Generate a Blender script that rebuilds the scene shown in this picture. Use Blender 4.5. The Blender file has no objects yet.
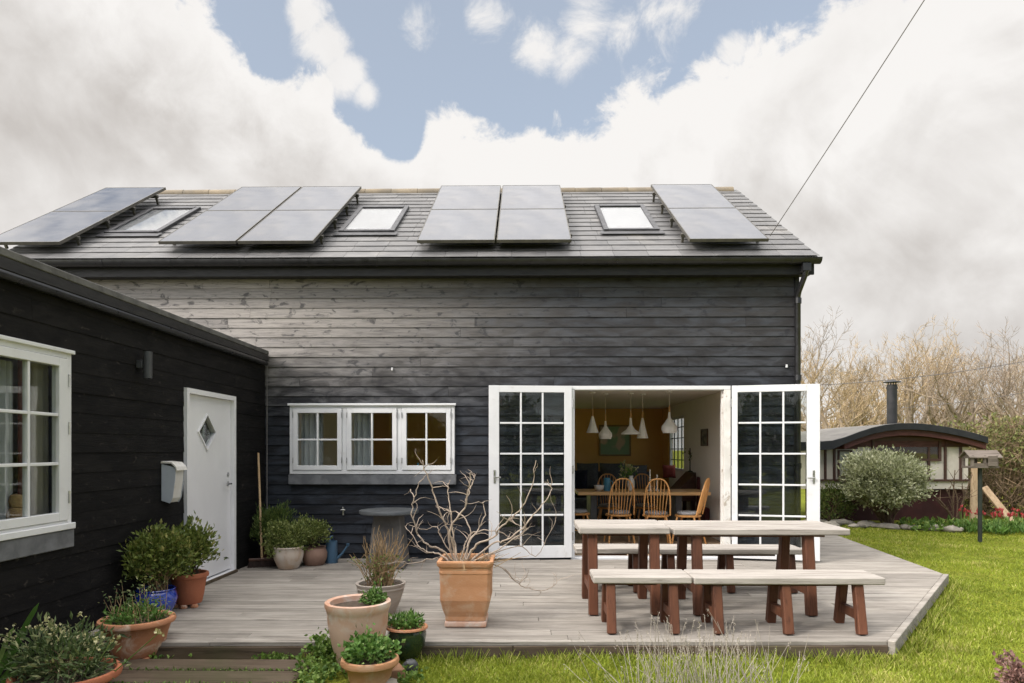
import bpy, math, random
import numpy as np
from mathutils import Vector, Matrix
R = math.radians
scene = bpy.context.scene
COL = scene.collection
rng = np.random.default_rng(7)
random.seed(7)
F = 683.0            # focal length in pixels of the photograph
CX, CY, CH = 512.0, 450.0, 1.4

def W(x, y, Y):      # pixel + distance -> world point
    return Vector(((x - CX) / F * Y, Y, CH + (CY - y) / F * Y))

# ------------------------------------------------------------------ materials
def lin(c):
    return tuple((v / 12.92 if v <= 0.04045 else ((v + 0.055) / 1.055) ** 2.4) for v in c)

class NT:
    def __init__(s, nt):
        s.nt = nt
    def n(s, typ, **kw):
        nd = s.nt.nodes.new(typ)
        for k, v in kw.items():
            setattr(nd, k, v)
        return nd
    def l(s, a, b):
        s.nt.links.new(a, b)
    def put(s, sock, v):
        if hasattr(v, 'is_output') or isinstance(v, bpy.types.NodeSocket):
            s.l(v, sock)
        else:
            sock.default_value = v
    def math(s, op, a, b=None, c=None, clamp=False):
        nd = s.n('ShaderNodeMath', operation=op, use_clamp=clamp)
        s.put(nd.inputs[0], a)
        if b is not None: s.put(nd.inputs[1], b)
        if c is not None: s.put(nd.inputs[2], c)
        return nd.outputs[0]
    def mix(s, f, a, b, mode='MIX'):
        nd = s.n('ShaderNodeMix', data_type='RGBA', blend_type=mode)
        nd.clamp_factor = True
        s.put(nd.inputs[0], f)
        for i, v in ((6, a), (7, b)):
            if isinstance(v, (tuple, list)):
                v = tuple(v) + ((1,) if len(v) == 3 else ())
            s.put(nd.inputs[i], v)
        return nd.outputs[2]
    def noise(s, vec, scale, detail=4, rough=.55, dist=0.0):
        nd = s.n('ShaderNodeTexNoise')
        if vec is not None: s.l(vec, nd.inputs['Vector'])
        nd.inputs['Scale'].default_value = scale
        nd.inputs['Detail'].default_value = detail
        nd.inputs['Roughness'].default_value = rough
        nd.inputs['Distortion'].default_value = dist
        return nd.outputs['Fac']
    def ramp(s, v, a, b, to0=0.0, to1=1.0, smooth=True):
        nd = s.n('ShaderNodeMapRange')
        nd.interpolation_type = 'SMOOTHSTEP' if smooth else 'LINEAR'
        s.put(nd.inputs[0], v)
        for i, q in enumerate((a, b, to0, to1)):
            nd.inputs[i + 1].default_value = q
        return nd.outputs[0]
    def scale(s, vec, sc):
        nd = s.n('ShaderNodeMapping')
        s.l(vec, nd.inputs[0])
        nd.inputs['Scale'].default_value = sc
        return nd.outputs[0]

def new_mat(name):
    m = bpy.data.materials.new(name)
    m.use_nodes = True
    t = NT(m.node_tree)
    p = m.node_tree.nodes['Principled BSDF']
    return m, t, p

def mat(name, col, col2=None, rough=.6, spec=.4, nscale=6, stretch=(1, 1, 1), lo=.35, hi=.65, detail=5,
        rnd=0.0, bump=0.0, bscale=60, metallic=0.0, dirt=None, dscale=3, dlo=.5, dhi=.75, sss=0, coat=0):
    """two tones broken up by noise, per-piece brightness from the 'rnd' face attribute, optional dirt and bump"""
    m, t, p = new_mat(name)
    tc = t.n('ShaderNodeTexCoord').outputs['Object']
    v = t.scale(tc, stretch)
    f = t.ramp(t.noise(v, nscale, detail, .6, .3), lo, hi)
    c = t.mix(f, col, col2 or tuple(x * .8 for x in col))
    if dirt:
        d = t.ramp(t.noise(tc, dscale, 8, .65, .5), dlo, dhi)
        c = t.mix(d, c, dirt)
    if rnd:
        a = t.n('ShaderNodeAttribute', attribute_name='rnd').outputs['Fac']
        k = t.math('MULTIPLY_ADD', a, 2 * rnd, 1 - rnd)
        cc = t.n('ShaderNodeCombineColor')
        for i in range(3): t.l(k, cc.inputs[i])
        c = t.mix(1.0, c, cc.outputs[0], 'MULTIPLY')
    t.put(p.inputs['Base Color'], c)
    rr = t.ramp(t.noise(v, nscale * 2, 4), .3, .7, max(rough - .08, 0), min(rough + .1, 1))
    t.l(rr, p.inputs['Roughness'])
    p.inputs['Specular IOR Level'].default_value = spec
    p.inputs['Metallic'].default_value = metallic
    if coat:
        p.inputs['Coat Weight'].default_value = coat
        p.inputs['Coat Roughness'].default_value = .08
    if bump:
        b = t.n('ShaderNodeBump')
        b.inputs['Strength'].default_value = bump
        b.inputs['Distance'].default_value = .01
        t.l(t.noise(v, bscale, 5, .6), b.inputs['Height'])
        t.l(b.outputs[0], p.inputs['Normal'])
    return m

def leaf_mat(name, c1, c2, c3=None, rough=.5, trans=.25, spec=.3):
    m, t, p = new_mat(name)
    a = t.n('ShaderNodeAttribute', attribute_name='rnd').outputs['Fac']
    c = t.mix(t.ramp(a, 0, .6), c1, c2)
    if c3: c = t.mix(t.ramp(a, .72, .95), c, c3)
    tc = t.n('ShaderNodeTexCoord').outputs['Object']
    c = t.mix(t.ramp(t.noise(tc, 5, 3), .4, .7, 0, .4), c, tuple(x * .6 for x in c1))
    t.put(p.inputs['Base Color'], c)
    p.inputs['Roughness'].default_value = rough
    p.inputs['Specular IOR Level'].default_value = spec
    tr = t.n('ShaderNodeBsdfTranslucent')
    t.l(c, tr.inputs[0])
    mx = t.n('ShaderNodeMixShader')
    mx.inputs[0].default_value = trans
    t.l(p.outputs[0], mx.inputs[1]); t.l(tr.outputs[0], mx.inputs[2])
    t.l(mx.outputs[0], m.node_tree.nodes['Material Output'].inputs[0])
    return m

def glass_mat(name, tint=(.93, .955, .945), refl=.8, rough=.01, wave=.02):
    """thin window glass: clear, mirror-like at grazing angles, faintly wavy"""
    m, t, p = new_mat(name)
    m.node_tree.nodes.remove(p)
    fr = t.n('ShaderNodeFresnel')
    bf = t.n('ShaderNodeNewGeometry').outputs['Backfacing']
    t.l(t.math('MULTIPLY_ADD', bf, 1 / 1.5 - 1.5, 1.5), fr.inputs[0])
    b = t.n('ShaderNodeBump'); b.inputs['Strength'].default_value = wave; b.inputs['Distance'].default_value = .05
    t.l(t.noise(t.n('ShaderNodeTexCoord').outputs['Object'], 2.2, 2), b.inputs['Height'])
    g = t.n('ShaderNodeBsdfGlossy'); g.inputs['Roughness'].default_value = rough
    t.l(b.outputs[0], g.inputs['Normal'])
    tr = t.n('ShaderNodeBsdfTransparent'); tr.inputs[0].default_value = tint + (1,)
    mx = t.n('ShaderNodeMixShader')
    t.l(t.math('MULTIPLY', fr.outputs[0], refl, clamp=True), mx.inputs[0])
    t.l(tr.outputs[0], mx.inputs[1]); t.l(g.outputs[0], mx.inputs[2])
    t.l(mx.outputs[0], m.node_tree.nodes['Material Output'].inputs[0])
    return m

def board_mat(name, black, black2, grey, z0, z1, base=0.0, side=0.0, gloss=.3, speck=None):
    """black-stained weatherboards: bleached grey grain towards the top mixed with painted sky sheen and shade, knots, drips"""
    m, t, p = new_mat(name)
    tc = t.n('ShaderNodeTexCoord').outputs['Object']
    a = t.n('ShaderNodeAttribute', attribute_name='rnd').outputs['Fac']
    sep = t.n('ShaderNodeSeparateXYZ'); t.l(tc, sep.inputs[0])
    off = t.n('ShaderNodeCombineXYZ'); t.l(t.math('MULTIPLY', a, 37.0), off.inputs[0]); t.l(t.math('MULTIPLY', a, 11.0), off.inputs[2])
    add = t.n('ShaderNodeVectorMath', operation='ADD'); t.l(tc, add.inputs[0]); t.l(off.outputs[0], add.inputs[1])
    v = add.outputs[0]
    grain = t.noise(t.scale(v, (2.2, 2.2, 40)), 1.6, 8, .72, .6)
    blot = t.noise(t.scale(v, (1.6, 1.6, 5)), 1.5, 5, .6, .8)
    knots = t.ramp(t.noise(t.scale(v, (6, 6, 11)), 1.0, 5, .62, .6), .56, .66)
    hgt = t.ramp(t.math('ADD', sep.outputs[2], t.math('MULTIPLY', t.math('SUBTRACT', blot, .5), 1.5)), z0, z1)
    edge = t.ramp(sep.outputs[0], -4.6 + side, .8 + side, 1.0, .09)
    wear_and_light = t.math('MULTIPLY', t.math('ADD', t.math('MULTIPLY', hgt, edge), base), t.ramp(grain, .25, .6, .35, 1.0))  # bleached grain, with sky sheen and the wing's shade put into the tone
    wear_and_light = t.math('MULTIPLY', wear_and_light, t.math('MULTIPLY_ADD', a, .45, .72), clamp=True)
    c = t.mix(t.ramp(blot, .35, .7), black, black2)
    c = t.mix(wear_and_light, c, grey)
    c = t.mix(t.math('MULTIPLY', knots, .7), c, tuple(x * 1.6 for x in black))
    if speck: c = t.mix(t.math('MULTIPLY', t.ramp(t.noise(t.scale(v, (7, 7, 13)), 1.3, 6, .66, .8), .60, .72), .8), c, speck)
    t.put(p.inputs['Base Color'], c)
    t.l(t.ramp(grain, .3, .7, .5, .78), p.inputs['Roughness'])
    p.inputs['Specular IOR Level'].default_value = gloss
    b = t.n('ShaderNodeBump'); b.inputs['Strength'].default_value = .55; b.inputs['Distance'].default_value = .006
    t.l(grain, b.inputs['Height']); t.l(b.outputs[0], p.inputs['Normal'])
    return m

def timber_mat(name, c1, c2, dark, axis=0, rough=.75, rnd=.14, spec=.25, fine=30, stain=None, sc=1.0):
    """weathered timber with grain running along one axis"""
    m, t, p = new_mat(name)
    tc = t.n('ShaderNodeTexCoord').outputs['Object']
    a = t.n('ShaderNodeAttribute', attribute_name='rnd').outputs['Fac']
    off = t.n('ShaderNodeCombineXYZ')
    for i, k in enumerate((31., 17., 7.)): t.l(t.math('MULTIPLY', a, k), off.inputs[i])
    add = t.n('ShaderNodeVectorMath', operation='ADD'); t.l(tc, add.inputs[0]); t.l(off.outputs[0], add.inputs[1])
    v = add.outputs[0]
    s1 = [fine] * 3; s1[axis] = 1.6
    s2 = [7.0] * 3; s2[axis] = 1.4
    g1 = t.noise(t.scale(v, tuple(x * sc for x in s1)), 1.0, 8, .72, .5)
    g2 = t.noise(t.scale(v, tuple(x * sc for x in s2)), 1.0, 6, .62, .7)
    c = t.mix(t.ramp(g2, .32, .68), c1, c2)
    c = t.mix(t.math('MULTIPLY', t.ramp(g1, .49, .68), .8), c, dark)
    if stain:
        c = t.mix(t.math('MULTIPLY', t.ramp(t.noise(tc, .8, 6, .65, .4), .47, .7), .75), c, stain)
    k = t.math('MULTIPLY_ADD', a, 2 * rnd, 1 - rnd)
    cc = t.n('ShaderNodeCombineColor')
    for i in range(3): t.l(k, cc.inputs[i])
    c = t.mix(1.0, c, cc.outputs[0], 'MULTIPLY')
    t.put(p.inputs['Base Color'], c)
    t.l(t.ramp(g1, .3, .7, rough - .08, rough + .12), p.inputs['Roughness'])
    p.inputs['Specular IOR Level'].default_value = spec
    b = t.n('ShaderNodeBump'); b.inputs['Strength'].default_value = .5; b.inputs['Distance'].default_value = .004
    t.l(g1, b.inputs['Height']); t.l(b.outputs[0], p.inputs['Normal'])
    return m

# ------------------------------------------------------------------ mesh builder
class MB:
    def __init__(s):
        s.v, s.f, s.r, s.n = [], [], [], 0
    def add(s, verts, faces, rnd=None):
        verts = np.asarray([tuple(q) for q in verts] if not isinstance(verts, np.ndarray) else verts, dtype=np.float64)
        if rnd is None: rnd = random.random()
        if isinstance(faces, np.ndarray):
            groups = [faces]
        else:
            d = {}
            for f in faces: d.setdefault(len(f), []).append(f)
            groups = [np.asarray(x) for x in d.values()]
        s.v.append(verts)
        for g in groups:
            s.f.append(g + s.n)
            s.r.append(np.full(len(g), rnd) if np.isscalar(rnd) else np.asarray(rnd))
        s.n += len(verts)
        return s
    def box(s, x0, x1, y0, y1, z0, z1, rnd=None):
        v = [(x, y, z) for x in (x0, x1) for y in (y0, y1) for z in (z0, z1)]
        return s.add(v, [(0, 1, 3, 2), (4, 6, 7, 5), (0, 4, 5, 1), (2, 3, 7, 6), (0, 2, 6, 4), (1, 5, 7, 3)], rnd)
    def obox(s, c, size, rot=None, rnd=None):
        m = rot if rot is not None else Matrix.Identity(3)
        v = [Vector(c) + m @ Vector((x * size[0] / 2, y * size[1] / 2, z * size[2] / 2)) for x in (-1, 1) for y in (-1, 1) for z in (-1, 1)]
        return s.add(v, [(0, 1, 3, 2), (4, 6, 7, 5), (0, 4, 5, 1), (2, 3, 7, 6), (0, 2, 6, 4), (1, 5, 7, 3)], rnd)
    def beam(s, a, b, w, h, up=(0, 0, 1), rnd=None):
        a, b = Vector(a), Vector(b)
        d = (b - a).normalized()
        sx = d.cross(Vector(up)).normalized()
        uz = sx.cross(d).normalized()
        v = []
        for q in (a, b):
            for i, j in ((-1, -1), (1, -1), (1, 1), (-1, 1)):
                v.append(q + sx * (i * w / 2) + uz * (j * h / 2))
        return s.add(v, [(0, 3, 2, 1), (4, 5, 6, 7), (0, 1, 5, 4), (1, 2, 6, 5), (2, 3, 7, 6), (3, 0, 4, 7)], rnd)
    def tube(s, pts, rad, n=8, rnd=None, cap=True):
        pts = [Vector(p) for p in pts]
        if not hasattr(rad, '__len__'): rad = [rad] * len(pts)
        v, f = [], []
        ref = None
        for i, p in enumerate(pts):
            d = (pts[min(i + 1, len(pts) - 1)] - pts[max(i - 1, 0)])
            d = d.normalized() if d.length > 1e-9 else Vector((0, 0, 1))
            if ref is None:
                ref = Vector((1, 0, 0)) if abs(d.x) < .8 else Vector((0, 1, 0))
            ref = (ref - d * ref.dot(d))
            ref = ref.normalized() if ref.length > 1e-6 else d.orthogonal().normalized()
            q = d.cross(ref)
            for k in range(n):
                a = 2 * math.pi * k / n
                v.append(p + (ref * math.cos(a) + q * math.sin(a)) * rad[i])
        for i in range(len(pts) - 1):
            for k in range(n):
                k2 = (k + 1) % n
                f.append((i * n + k, i * n + k2, (i + 1) * n + k2, (i + 1) * n + k))
        if cap:
            f.append(tuple(range(n))[::-1])
            f.append(tuple((len(pts) - 1) * n + k for k in range(n)))
        return s.add(v, f, rnd)
    def lathe(s, prof, n=32, c=(0, 0, 0), rnd=None, wob=0.0):
        v, f = [], []
        ph = random.random() * 6
        for (r, z) in prof:
            for k in range(n):
                a = 2 * math.pi * k / n
                rr = r * (1 + wob * math.sin(2 * a + ph))
                v.append((c[0] + rr * math.cos(a), c[1] + rr * math.sin(a), c[2] + z))
        for i in range(len(prof) - 1):
            for k in range(n):
                k2 = (k + 1) % n
                f.append((i * n + k, i * n + k2, (i + 1) * n + k2, (i + 1) * n + k))
        if prof[0][0] > 1e-4: f.append(tuple(range(n))[::-1])
        if prof[-1][0] > 1e-4: f.append(tuple((len(prof) - 1) * n + k for k in range(n)))
        return s.add(v, f, rnd)
    def prism(s, poly, axis, a, b, rnd=None):
        """polygon in the two other axes (in x,y,z order) pushed along axis from a to b"""
        n = len(poly)
        v = []
        for t in (a, b):
            for (p, q) in poly:
                v.append({0: (t, p, q), 1: (p, t, q), 2: (p, q, t)}[axis])
        f = [tuple(range(n))[::-1], tuple(range(n, 2 * n))]
        for i in range(n):
            j = (i + 1) % n
            f.append((i, j, n + j, n + i))
        return s.add(v, f, rnd)
    def leaves(s, pos, size, out=None, up=.4, aspect=.45, g=None, fold=.12):
        """leaf-shaped faces (two triangles folded on the midrib) at every point of pos"""
        g = g or rng
        N = len(pos)
        if N == 0: return s
        a = g.normal(size=(N, 3))
        a /= np.linalg.norm(a, axis=1)[:, None]
        if out is not None: a = a * .7 + out
        a[:, 2] += up
        a /= np.linalg.norm(a, axis=1)[:, None] + 1e-9
        b = np.cross(a, g.normal(size=(N, 3)))
        b /= np.linalg.norm(b, axis=1)[:, None] + 1e-9
        nn = np.cross(a, b)
        L = (size * g.uniform(.6, 1.25, N))[:, None]
        p0 = pos
        p2 = pos + a * L
        mid = pos + a * L * .45 + nn * L * fold
        w = b * L * aspect * .5
        v = np.stack([p0, mid - w - nn * L * fold, p2, mid + w - nn * L * fold, mid], 1).reshape(-1, 3)
        i = np.arange(N)[:, None] * 5
        f = np.concatenate([i + np.array([[0, 1, 4]]), i + np.array([[1, 2, 4]]), i + np.array([[2, 3, 4]]), i + np.array([[3, 0, 4]])], 0)
        r = g.uniform(0, 1, N)
        return s.add(v, f, np.concatenate([r] * 4))
    def sticks(s, p0, p1, r0, r1, rnd=None, k=3):
        """many thin tapered three-sided sticks at once"""
        p0, p1 = np.asarray(p0, float), np.asarray(p1, float)
        N = len(p0)
        if N == 0: return s
        d = p1 - p0
        d /= np.linalg.norm(d, axis=1)[:, None] + 1e-9
        h = np.where(np.abs(d[:, 2:3]) < .9, np.array([[0, 0, 1.]]), np.array([[1., 0, 0]]))
        u = np.cross(d, h); u /= np.linalg.norm(u, axis=1)[:, None]
        w = np.cross(d, u)
        r0 = np.broadcast_to(np.asarray(r0, float), (N,))[:, None]
        r1 = np.broadcast_to(np.asarray(r1, float), (N,))[:, None]
        ring = []
        for (p, r) in ((p0, r0), (p1, r1)):
            for j in range(k):
                a = 2 * math.pi * j / k
                ring.append(p + (u * math.cos(a) + w * math.sin(a)) * r)
        v = np.stack(ring, 1).reshape(-1, 3)
        i = np.arange(N)[:, None] * 2 * k
        f = np.concatenate([i + np.array([[j, (j + 1) % k, k + (j + 1) % k, k + j]]) for j in range(k)], 0)
        if rnd is None: rnd = rng.uniform(0, 1, N)
        return s.add(v, f, np.concatenate([np.asarray(rnd)] * k))
    def build(s, name, m, parent=None, smooth=False, bevel=0, local=False, seg=1):
        V = np.concatenate(s.v) if s.v else np.zeros((0, 3))
        if parent is not None and not local:
            root = parent
            while root.parent is not None: root = root.parent
            if root.type == 'EMPTY':
                M = np.array(root.matrix_basis.inverted())
                V = V @ M[:3, :3].T + M[:3, 3]
        me = bpy.data.meshes.new(name)
        me.vertices.add(len(V)); me.vertices.foreach_set('co', V.ravel())
        sizes = np.concatenate([np.full(len(g), g.shape[1]) for g in s.f])
        loops = np.concatenate([g.ravel() for g in s.f])
        me.loops.add(len(loops)); me.loops.foreach_set('vertex_index', loops.astype(np.int32))
        me.polygons.add(len(sizes))
        me.polygons.foreach_set('loop_start', np.concatenate([[0], np.cumsum(sizes)[:-1]]).astype(np.int32))
        me.update(calc_edges=True)
        at = me.attributes.new('rnd', 'FLOAT', 'FACE')
        at.data.foreach_set('value', np.concatenate(s.r).astype(np.float32))
        if smooth:
            me.polygons.foreach_set('use_smooth', np.ones(len(sizes), dtype=bool))
            me.set_sharp_from_angle(angle=R(48))
        else:
            me.polygons.foreach_set('use_smooth', np.zeros(len(sizes), dtype=bool))
        me.validate()
        me.materials.append(m)
        o = bpy.data.objects.new(name, me)
        COL.objects.link(o)
        if parent is not None: o.parent = parent
        if bevel:
            b = o.modifiers.new('soft_edges', 'BEVEL')
            b.width = bevel; b.segments = seg; b.limit_method = 'ANGLE'; b.angle_limit = R(40)
            b.harden_normals = False
        return o

def thing(name, label, cat, loc=(0, 0, 0), rz=0.0, group=None):
    o = bpy.data.objects.new(name, None)
    COL.objects.link(o)
    o.empty_display_size = .1
    o.location = loc; o.rotation_euler = (0, 0, rz)
    o.matrix_basis = Matrix.Translation(Vector(loc)) @ Matrix.Rotation(rz, 4, 'Z')
    o['label'] = label; o['category'] = cat
    if group: o['group'] = group
    return o

def tag(o, label, cat=None, group=None, kind=None):
    o['label'] = label
    if cat: o['category'] = cat
    if group: o['group'] = group
    if kind: o['kind'] = kind
    return o

def dup(root, loc, rz=0.0, label=None):
    """copy of a thing with copies of its parts and sub-parts"""
    r = root.copy(); COL.objects.link(r)
    r.matrix_basis = Matrix.Translation(Vector(loc)) @ Matrix.Rotation(rz, 4, 'Z')
    if label: r['label'] = label
    for ch in list(root.children):
        c = ch.copy(); COL.objects.link(c); c.parent = r
        for g in list(ch.children):
            d = g.copy(); COL.objects.link(d); d.parent = c
    return r
# ------------------------------------------------------------------ palette
M = {}
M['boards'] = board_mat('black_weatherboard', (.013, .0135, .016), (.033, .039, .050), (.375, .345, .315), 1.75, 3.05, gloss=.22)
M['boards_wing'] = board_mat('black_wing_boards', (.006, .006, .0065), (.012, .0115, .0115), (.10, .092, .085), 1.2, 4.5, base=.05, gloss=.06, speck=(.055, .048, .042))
M['black'] = mat('black_gloss_plastic', (.012, .012, .013), (.02, .02, .021), rough=.35, spec=.5, bump=.05)
M['fascia'] = mat('black_fascia', (.011, .011, .012), (.022, .021, .021), rough=.55, stretch=(1, 1, 6), bump=.15)
M['lead'] = mat('grey_lead', (.10, .105, .112), (.17, .175, .185), rough=.55, nscale=5, bump=.25, bscale=14, dirt=(.06, .06, .06))
M['felt'] = mat('roof_felt', (.08, .078, .075), (.13, .127, .122), rough=.9, nscale=8, bump=.3, bscale=80)
M['slate'] = mat('grey_slate', (.095, .094, .094), (.14, .137, .134), rough=.5, spec=.45, nscale=3, stretch=(1, 2, 2), rnd=.16, bump=.2, bscale=25, dirt=(.19, .18, .165), dscale=2, dlo=.52, dhi=.8)
M['ridge'] = mat('buff_ridge', (.24, .195, .135), (.17, .145, .11), rough=.85, nscale=3, rnd=.15)
M['panel_frame'] = mat('anodised_frame', (.05, .05, .053), (.08, .08, .085), rough=.4, metallic=.6)
M['panel_edge'] = mat('panel_rail', (.13, .12, .10), (.09, .085, .075), rough=.5, metallic=.4)
def panel_mat():
    m, t, p = new_mat('solar_cells')
    tc = t.n('ShaderNodeTexCoord').outputs['Object']
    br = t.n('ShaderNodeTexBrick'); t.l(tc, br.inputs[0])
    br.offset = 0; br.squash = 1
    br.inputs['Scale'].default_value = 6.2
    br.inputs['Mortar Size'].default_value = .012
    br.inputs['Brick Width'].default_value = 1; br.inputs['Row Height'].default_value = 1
    br.inputs['Color1'].default_value = (.028, .034, .052, 1); br.inputs['Color2'].default_value = (.034, .041, .062, 1)  # blue of the reflected sky is put into the cell colour
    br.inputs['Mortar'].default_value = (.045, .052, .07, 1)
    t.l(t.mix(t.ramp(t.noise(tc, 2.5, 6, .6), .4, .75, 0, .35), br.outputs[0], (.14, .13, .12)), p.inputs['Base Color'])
    t.l(t.ramp(t.noise(tc, 3, 5), .3, .7, .10, .2), p.inputs['Roughness'])
    p.inputs['IOR'].default_value = 1.5
    p.inputs['Specular IOR Level'].default_value = .62
    return m
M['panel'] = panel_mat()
M['white'] = mat('white_paint', (.70, .705, .71), (.65, .655, .66), rough=.45, spec=.4, nscale=3, dirt=(.46, .44, .40), dscale=6, dlo=.55, dhi=.9, bump=.04, bscale=30)
M['white_peel'] = mat('peeling_white_paint', (.74, .73, .69), (.64, .62, .57), rough=.6, nscale=4, dirt=(.42, .37, .30), dscale=7, dlo=.56, dhi=.64, bump=.2, bscale=20)
M['white_door'] = mat('white_door_paint', (.74, .74, .75), (.70, .70, .71), rough=.4, nscale=2, bump=.03)
M['steel'] = mat('brushed_steel', (.55, .55, .55), (.42, .42, .42), rough=.3, metallic=.9)
M['glass'] = glass_mat('window_glass', refl=1.2)
M['glass_dark'] = glass_mat('door_leaf_glass', tint=(.90, .92, .91), refl=1.05)
M['rooflight_glass'] = glass_mat('rooflight_glass', tint=(.97, .98, .985), refl=1.0, wave=0)
M['sky_sheen_sheet'] = mat('sky_sheen_grey', (.22, .22, .22), (.18, .18, .185), rough=.8)
M['deck'] = timber_mat('weathered_deck', (.25, .227, .196), (.36, .33, .29), (.082, .071, .058), 0, rough=.75, rnd=.13, fine=48, stain=(.175, .158, .138))
M['step'] = timber_mat('dark_step_timber', (.075, .055, .038), (.115, .088, .064), (.03, .022, .016), 0, rough=.85, rnd=.12, fine=36, stain=(.065, .062, .032), spec=.12)
M['plank'] = timber_mat('pale_weathered_plank', (.32, .293, .26), (.41, .378, .34), (.16, .14, .12), 0, rough=.75, rnd=.08, fine=34)
M['leg'] = timber_mat('red_brown_stain', (.088, .034, .018), (.135, .053, .028), (.045, .016, .009), 2, rough=.55, rnd=.2, spec=.3, fine=28)
M['terracotta'] = mat('terracotta', (.46, .215, .115), (.40, .18, .095), rough=.82, spec=.2, nscale=5, bump=.15, bscale=60, dirt=(.58, .44, .34), dscale=7, dlo=.5, dhi=.68)
M['terracotta_pale'] = mat('pale_terracotta', (.58, .41, .32), (.53, .30, .20), rough=.85, spec=.2, nscale=4, bump=.15, bscale=60, dirt=(.60, .52, .45), dscale=5, dlo=.48, dhi=.68)
M['terracotta_orange'] = mat('orange_terracotta', (.52, .275, .145), (.47, .235, .12), rough=.82, spec=.2, nscale=5, stretch=(1, 1, 2), bump=.2, bscale=50, dirt=(.54, .37, .25), dscale=9, dlo=.46, dhi=.75)
M['terracotta_red'] = mat('red_terracotta', (.40, .145, .075), (.34, .12, .065), rough=.8, spec=.2, nscale=5, bump=.15, bscale=60)
M['stone_pot'] = mat('grey_stoneware', (.40, .355, .305), (.33, .29, .25), rough=.75, spec=.25, nscale=4, stretch=(1, 1, 3), bump=.15, bscale=40)
M['limed_pot'] = mat('limewashed_pot', (.56, .50, .43), (.48, .36, .26), rough=.85, nscale=3, bump=.15, bscale=40, dirt=(.40, .27, .18), dscale=5)
M['brown_pot'] = mat('brown_pot', (.30, .19, .14), (.25, .15, .11), rough=.75, nscale=4, bump=.1)
M['blue_glaze'] = mat('blue_glaze', (.012, .035, .30), (.02, .06, .38), rough=.12, spec=.6, nscale=6, coat=.6)
M['green_glaze'] = mat('dark_green_glaze', (.012, .028, .016), (.02, .04, .02), rough=.18, spec=.6, nscale=8, coat=.4)
M['can_blue'] = mat('blue_enamel', (.06, .13, .21), (.08, .16, .25), rough=.5, nscale=5, dirt=(.13, .13, .13))
M['soil'] = mat('soil', (.055, .038, .026), (.09, .065, .045), rough=.95, nscale=25, bump=.8, bscale=50)
M['concrete'] = mat('grey_concrete', (.10, .092, .085), (.14, .13, .12), rough=.85, nscale=5, bump=.2, bscale=60, dirt=(.12, .115, .10))
M['zinc'] = mat('dull_zinc', (.085, .092, .096), (.12, .128, .132), rough=.5, metallic=.3, nscale=6)
M['beech'] = mat('pale_broom_handle', (.48, .34, .19), (.40, .27, .14), rough=.6, nscale=4, stretch=(6, 6, 1))
M['bristle'] = mat('dark_bristle', (.05, .035, .03), (.09, .06, .05), rough=.9, stretch=(20, 20, 1))
M['oak'] = timber_mat('honey_table', (.60, .37, .16), (.68, .43, .20), (.42, .24, .09), 0, rough=.4, rnd=.06, spec=.4)
M['chair'] = mat('honey_elm_chair', (.66, .35, .13), (.56, .28, .09), rough=.35, spec=.45, nscale=5, stretch=(3, 3, 1), rnd=.12)
M['cushion'] = mat('grey_seat_cushion', (.36, .37, .38), (.28, .29, .31), rough=.95, nscale=30, bump=.3)
M['ochre'] = mat('ochre_wall', (.78, .47, .17), (.74, .44, .15), rough=.9, nscale=1.5)
M['plaster'] = mat('warm_white_plaster', (.80, .755, .70), (.77, .725, .67), rough=.9, nscale=1.5)
M['ceiling'] = mat('ceiling_paint', (.76, .73, .68), (.73, .70, .65), rough=.9, nscale=1.5)
M['floorboard'] = timber_mat('interior_floor', (.38, .28, .18), (.45, .34, .23), (.24, .17, .11), 0, rough=.5)
M['sofa'] = mat('slate_sofa_fabric', (.085, .095, .105), (.12, .13, .14), rough=.95, nscale=25, bump=.3, rnd=.15)
M['navy'] = mat('navy_fabric', (.012, .017, .035), (.02, .026, .05), rough=.95, nscale=25, bump=.3)
M['redcloth'] = mat('rust_red_fabric', (.26, .055, .045), (.20, .04, .035), rough=.95, nscale=25, bump=.3)
M['maroon'] = mat('maroon_upholstery', (.07, .012, .014), (.10, .018, .02), rough=.8, nscale=12, bump=.2)
M['mahogany'] = mat('dark_mahogany', (.045, .018, .012), (.07, .03, .018), rough=.4, nscale=3, stretch=(1, 6, 6))
M['porcelain'] = mat('white_shade', (.86, .85, .83), (.83, .82, .80), rough=.5)
M['brass'] = mat('brass_neck', (.55, .33, .14), (.5, .29, .11), rough=.35, metallic=.5)
M['cord'] = mat('pale_cord', (.55, .5, .42), (.5, .45, .38), rough=.8)
M['jug_blue'] = mat('turquoise_jug', (.06, .22, .33), (.08, .26, .38), rough=.35)
M['flower'] = leaf_mat('cream_flower', (.40, .38, .16), (.55, .52, .30), trans=.2)
M['curtain'] = mat('beige_curtain', (.46, .41, .34), (.38, .34, .28), rough=.95, nscale=2, stretch=(6, 6, 1))
M['curtain_grey'] = mat('pale_grey_curtain', (.52, .52, .53), (.42, .42, .43), rough=.95, nscale=2, stretch=(6, 6, 1))
M['redwood'] = mat('red_brown_curtain_edge', (.17, .05, .035), (.13, .04, .03), rough=.8, nscale=4, stretch=(6, 6, 1))
M['teddy'] = mat('tan_plush', (.42, .27, .13), (.34, .21, .10), rough=.95, nscale=40, bump=.6)
M['letterbox'] = mat('rust_streaked_white_steel', (.64, .63, .60), (.58, .56, .52), rough=.5, nscale=9, stretch=(1, 1, .25), dirt=(.33, .22, .13), dscale=6, dlo=.56, dhi=.7)
M['letterbox_side'] = mat('pale_blue_steel', (.42, .45, .50), (.38, .41, .46), rough=.5, nscale=4)
M['lamp_grey'] = mat('dark_grey_lamp', (.045, .047, .05), (.06, .062, .066), rough=.4)
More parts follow.
